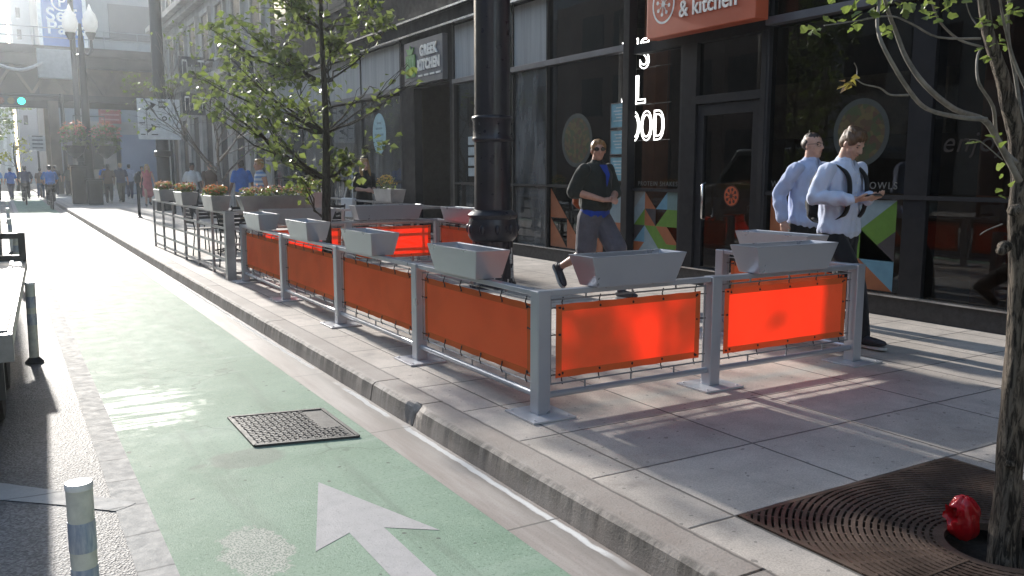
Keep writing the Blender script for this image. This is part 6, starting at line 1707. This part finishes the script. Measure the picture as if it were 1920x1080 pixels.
# cyclists in the bike lane
def bicycle(label, x, y, rz):
    t = tag(root('bicycle'), label, 'bicycle', 'bicycles ridden up the bike lane')
    for yy in (-.52,.52):
        b = MB(); n = 30; ring = [(0, yy+.335*math.cos(2*PI*i/n), .345+.335*math.sin(2*PI*i/n)) for i in range(n+1)]; b.tube(ring, .017, 6, cap=False)
        wo = b.build('wheel', m_tyre, t, smooth=True); b = MB()
        for i in range(12): a = 2*PI*i/12; b.bar((0,yy,.345), (0,yy+.32*math.cos(a),.345+.32*math.sin(a)), .005)
        b.build('spokes', m_rim, wo)
    b = MB(); bb = (0,-.08,.30); st = (0,-.20,.78); hd1 = (0,.36,.84); hd0 = (0,.40,.68); ra = (0,-.52,.345); fa = (0,.52,.345)
    for p, q in ((bb,st),(st,hd1),(bb,hd0),(hd0,hd1),(ra,bb),(ra,st),(fa,hd0)): b.tube([p,q], .017, 8)
    b.build('frame', M('bike_frame', (.04,.045,.06), .4, .3), t, smooth=True)
    b = MB(); b.tube([(-.27,.40,.98),(0,.36,.96),(.27,.40,.98)], .014, 8); b.tube([hd1,(0,.36,.96)], .014, 8); b.build('handlebar', m_chas, t, smooth=True)
    b = MB(); b.ball((0,-.23,.86), (.075,.13,.03), 10, 6); b.tube([st,(0,-.22,.85)], .013, 6); b.build('saddle', m_black, t, smooth=True)
    for sg, y1, z1 in ((1,.08,.25),(-1,-.24,.35)):
        b = MB(); b.tube([(.06*sg,-.08,.30),(.11*sg,y1,z1)], .01, 6); b.box(min(.08*sg,.15*sg),max(.08*sg,.15*sg),y1-.05,y1+.05,z1-.012,z1+.004); b.build('pedal', m_rim, t)
    t.location = (x,y,.0); t.rotation_euler.z = rz; return t
for x, y, rz, top, lab, bl in ((1.72,39.5,.02,cloth('bright_blue', (.05,.17,.48)),'cyclist in a bright blue shirt, the nearest rider in the bike lane','bicycle under the nearest cyclist, in bright blue'),
                         (.95,45,-.05,m_navy,'cyclist in navy riding just left of the nearest one','bicycle under the navy cyclist'),(-.6,57,.0,m_lav,'far cyclist in a pale shirt and white helmet near the left edge','bicycle under the pale shirted far cyclist')):
    passer(lab, x, y+.10, .02, rz, 1.78, False, top, m_dk, m_skin, m_drk, 0, 'short', seat=True, group=None, long_tr=1.0); bicycle(bl, x, y+.08, rz)
passer('man in a light blue shirt standing in the road at the left edge', -.2, 51, 0, 0, 1.76, False, cloth('sky_shirt', (.25,.38,.62)), m_dk, m_skin, m_drk, .15)
passer('person in a grey shirt at the far left edge of the road', -1.55, 54, 0, 0, 1.76, False, m_lav, m_dk, m_skin, m_drk, .15)
passer('person in blue crossing between the far cyclists', .45, 53, 0, .3, 1.74, False, m_cob, m_navy, m_skin, m_drk, .25)
passer('dark dressed person walking by the railway column', 2.75, 56.5, SW, .2, 1.74, False, m_dk, m_dk, m_skin, m_drk, .2)

for x, y, rz, h, fem, top, bot, lab in ((3.3,54,.1,1.74,False,m_grn,m_dk,'person in dark green walking away near the kerb, past the street lamp'),(6.4,49,PI,1.68,True,m_blk2,m_dk,'woman in black coming down the far pavement before the hoarding'),(5.0,53,.1,1.78,False,m_cob,m_khk,'person in blue and khaki walking away toward the red sign'),
        (-3.2,57,.2,1.75,False,m_wh,m_dk,'person in white crossing at the far left under the traffic light'),(1.9,55,-.2,1.72,False,m_brn2,m_jean,'person in brown and denim crossing the far end of the bike lane'),(-.9,46,.1,1.76,False,m_dk,m_dk,'person in charcoal walking in the road past the parked van')):
    passer(lab, x, y, SW if x > 2.3 else .0, rz, h, fem, top, bot, m_skin, m_drk, .24, vox=.018)
# ================================================================== the hazy summer air of the street
m, nt, out = newmat('haze_air'); k = NT(nt)
vp = nt.nodes.new('ShaderNodeVolumePrincipled'); vp.inputs['Color'].default_value = (.86,.93,1,1); vp.inputs['Density'].default_value = .00095; vp.inputs['Anisotropy'].default_value = .76
nt.links.new(vp.outputs[0], out.inputs['Volume'])
b = MB(); b.box(-520, 520, -130, 620, -1.2, 30)
tag(b.build('haze', m), kind='stuff')
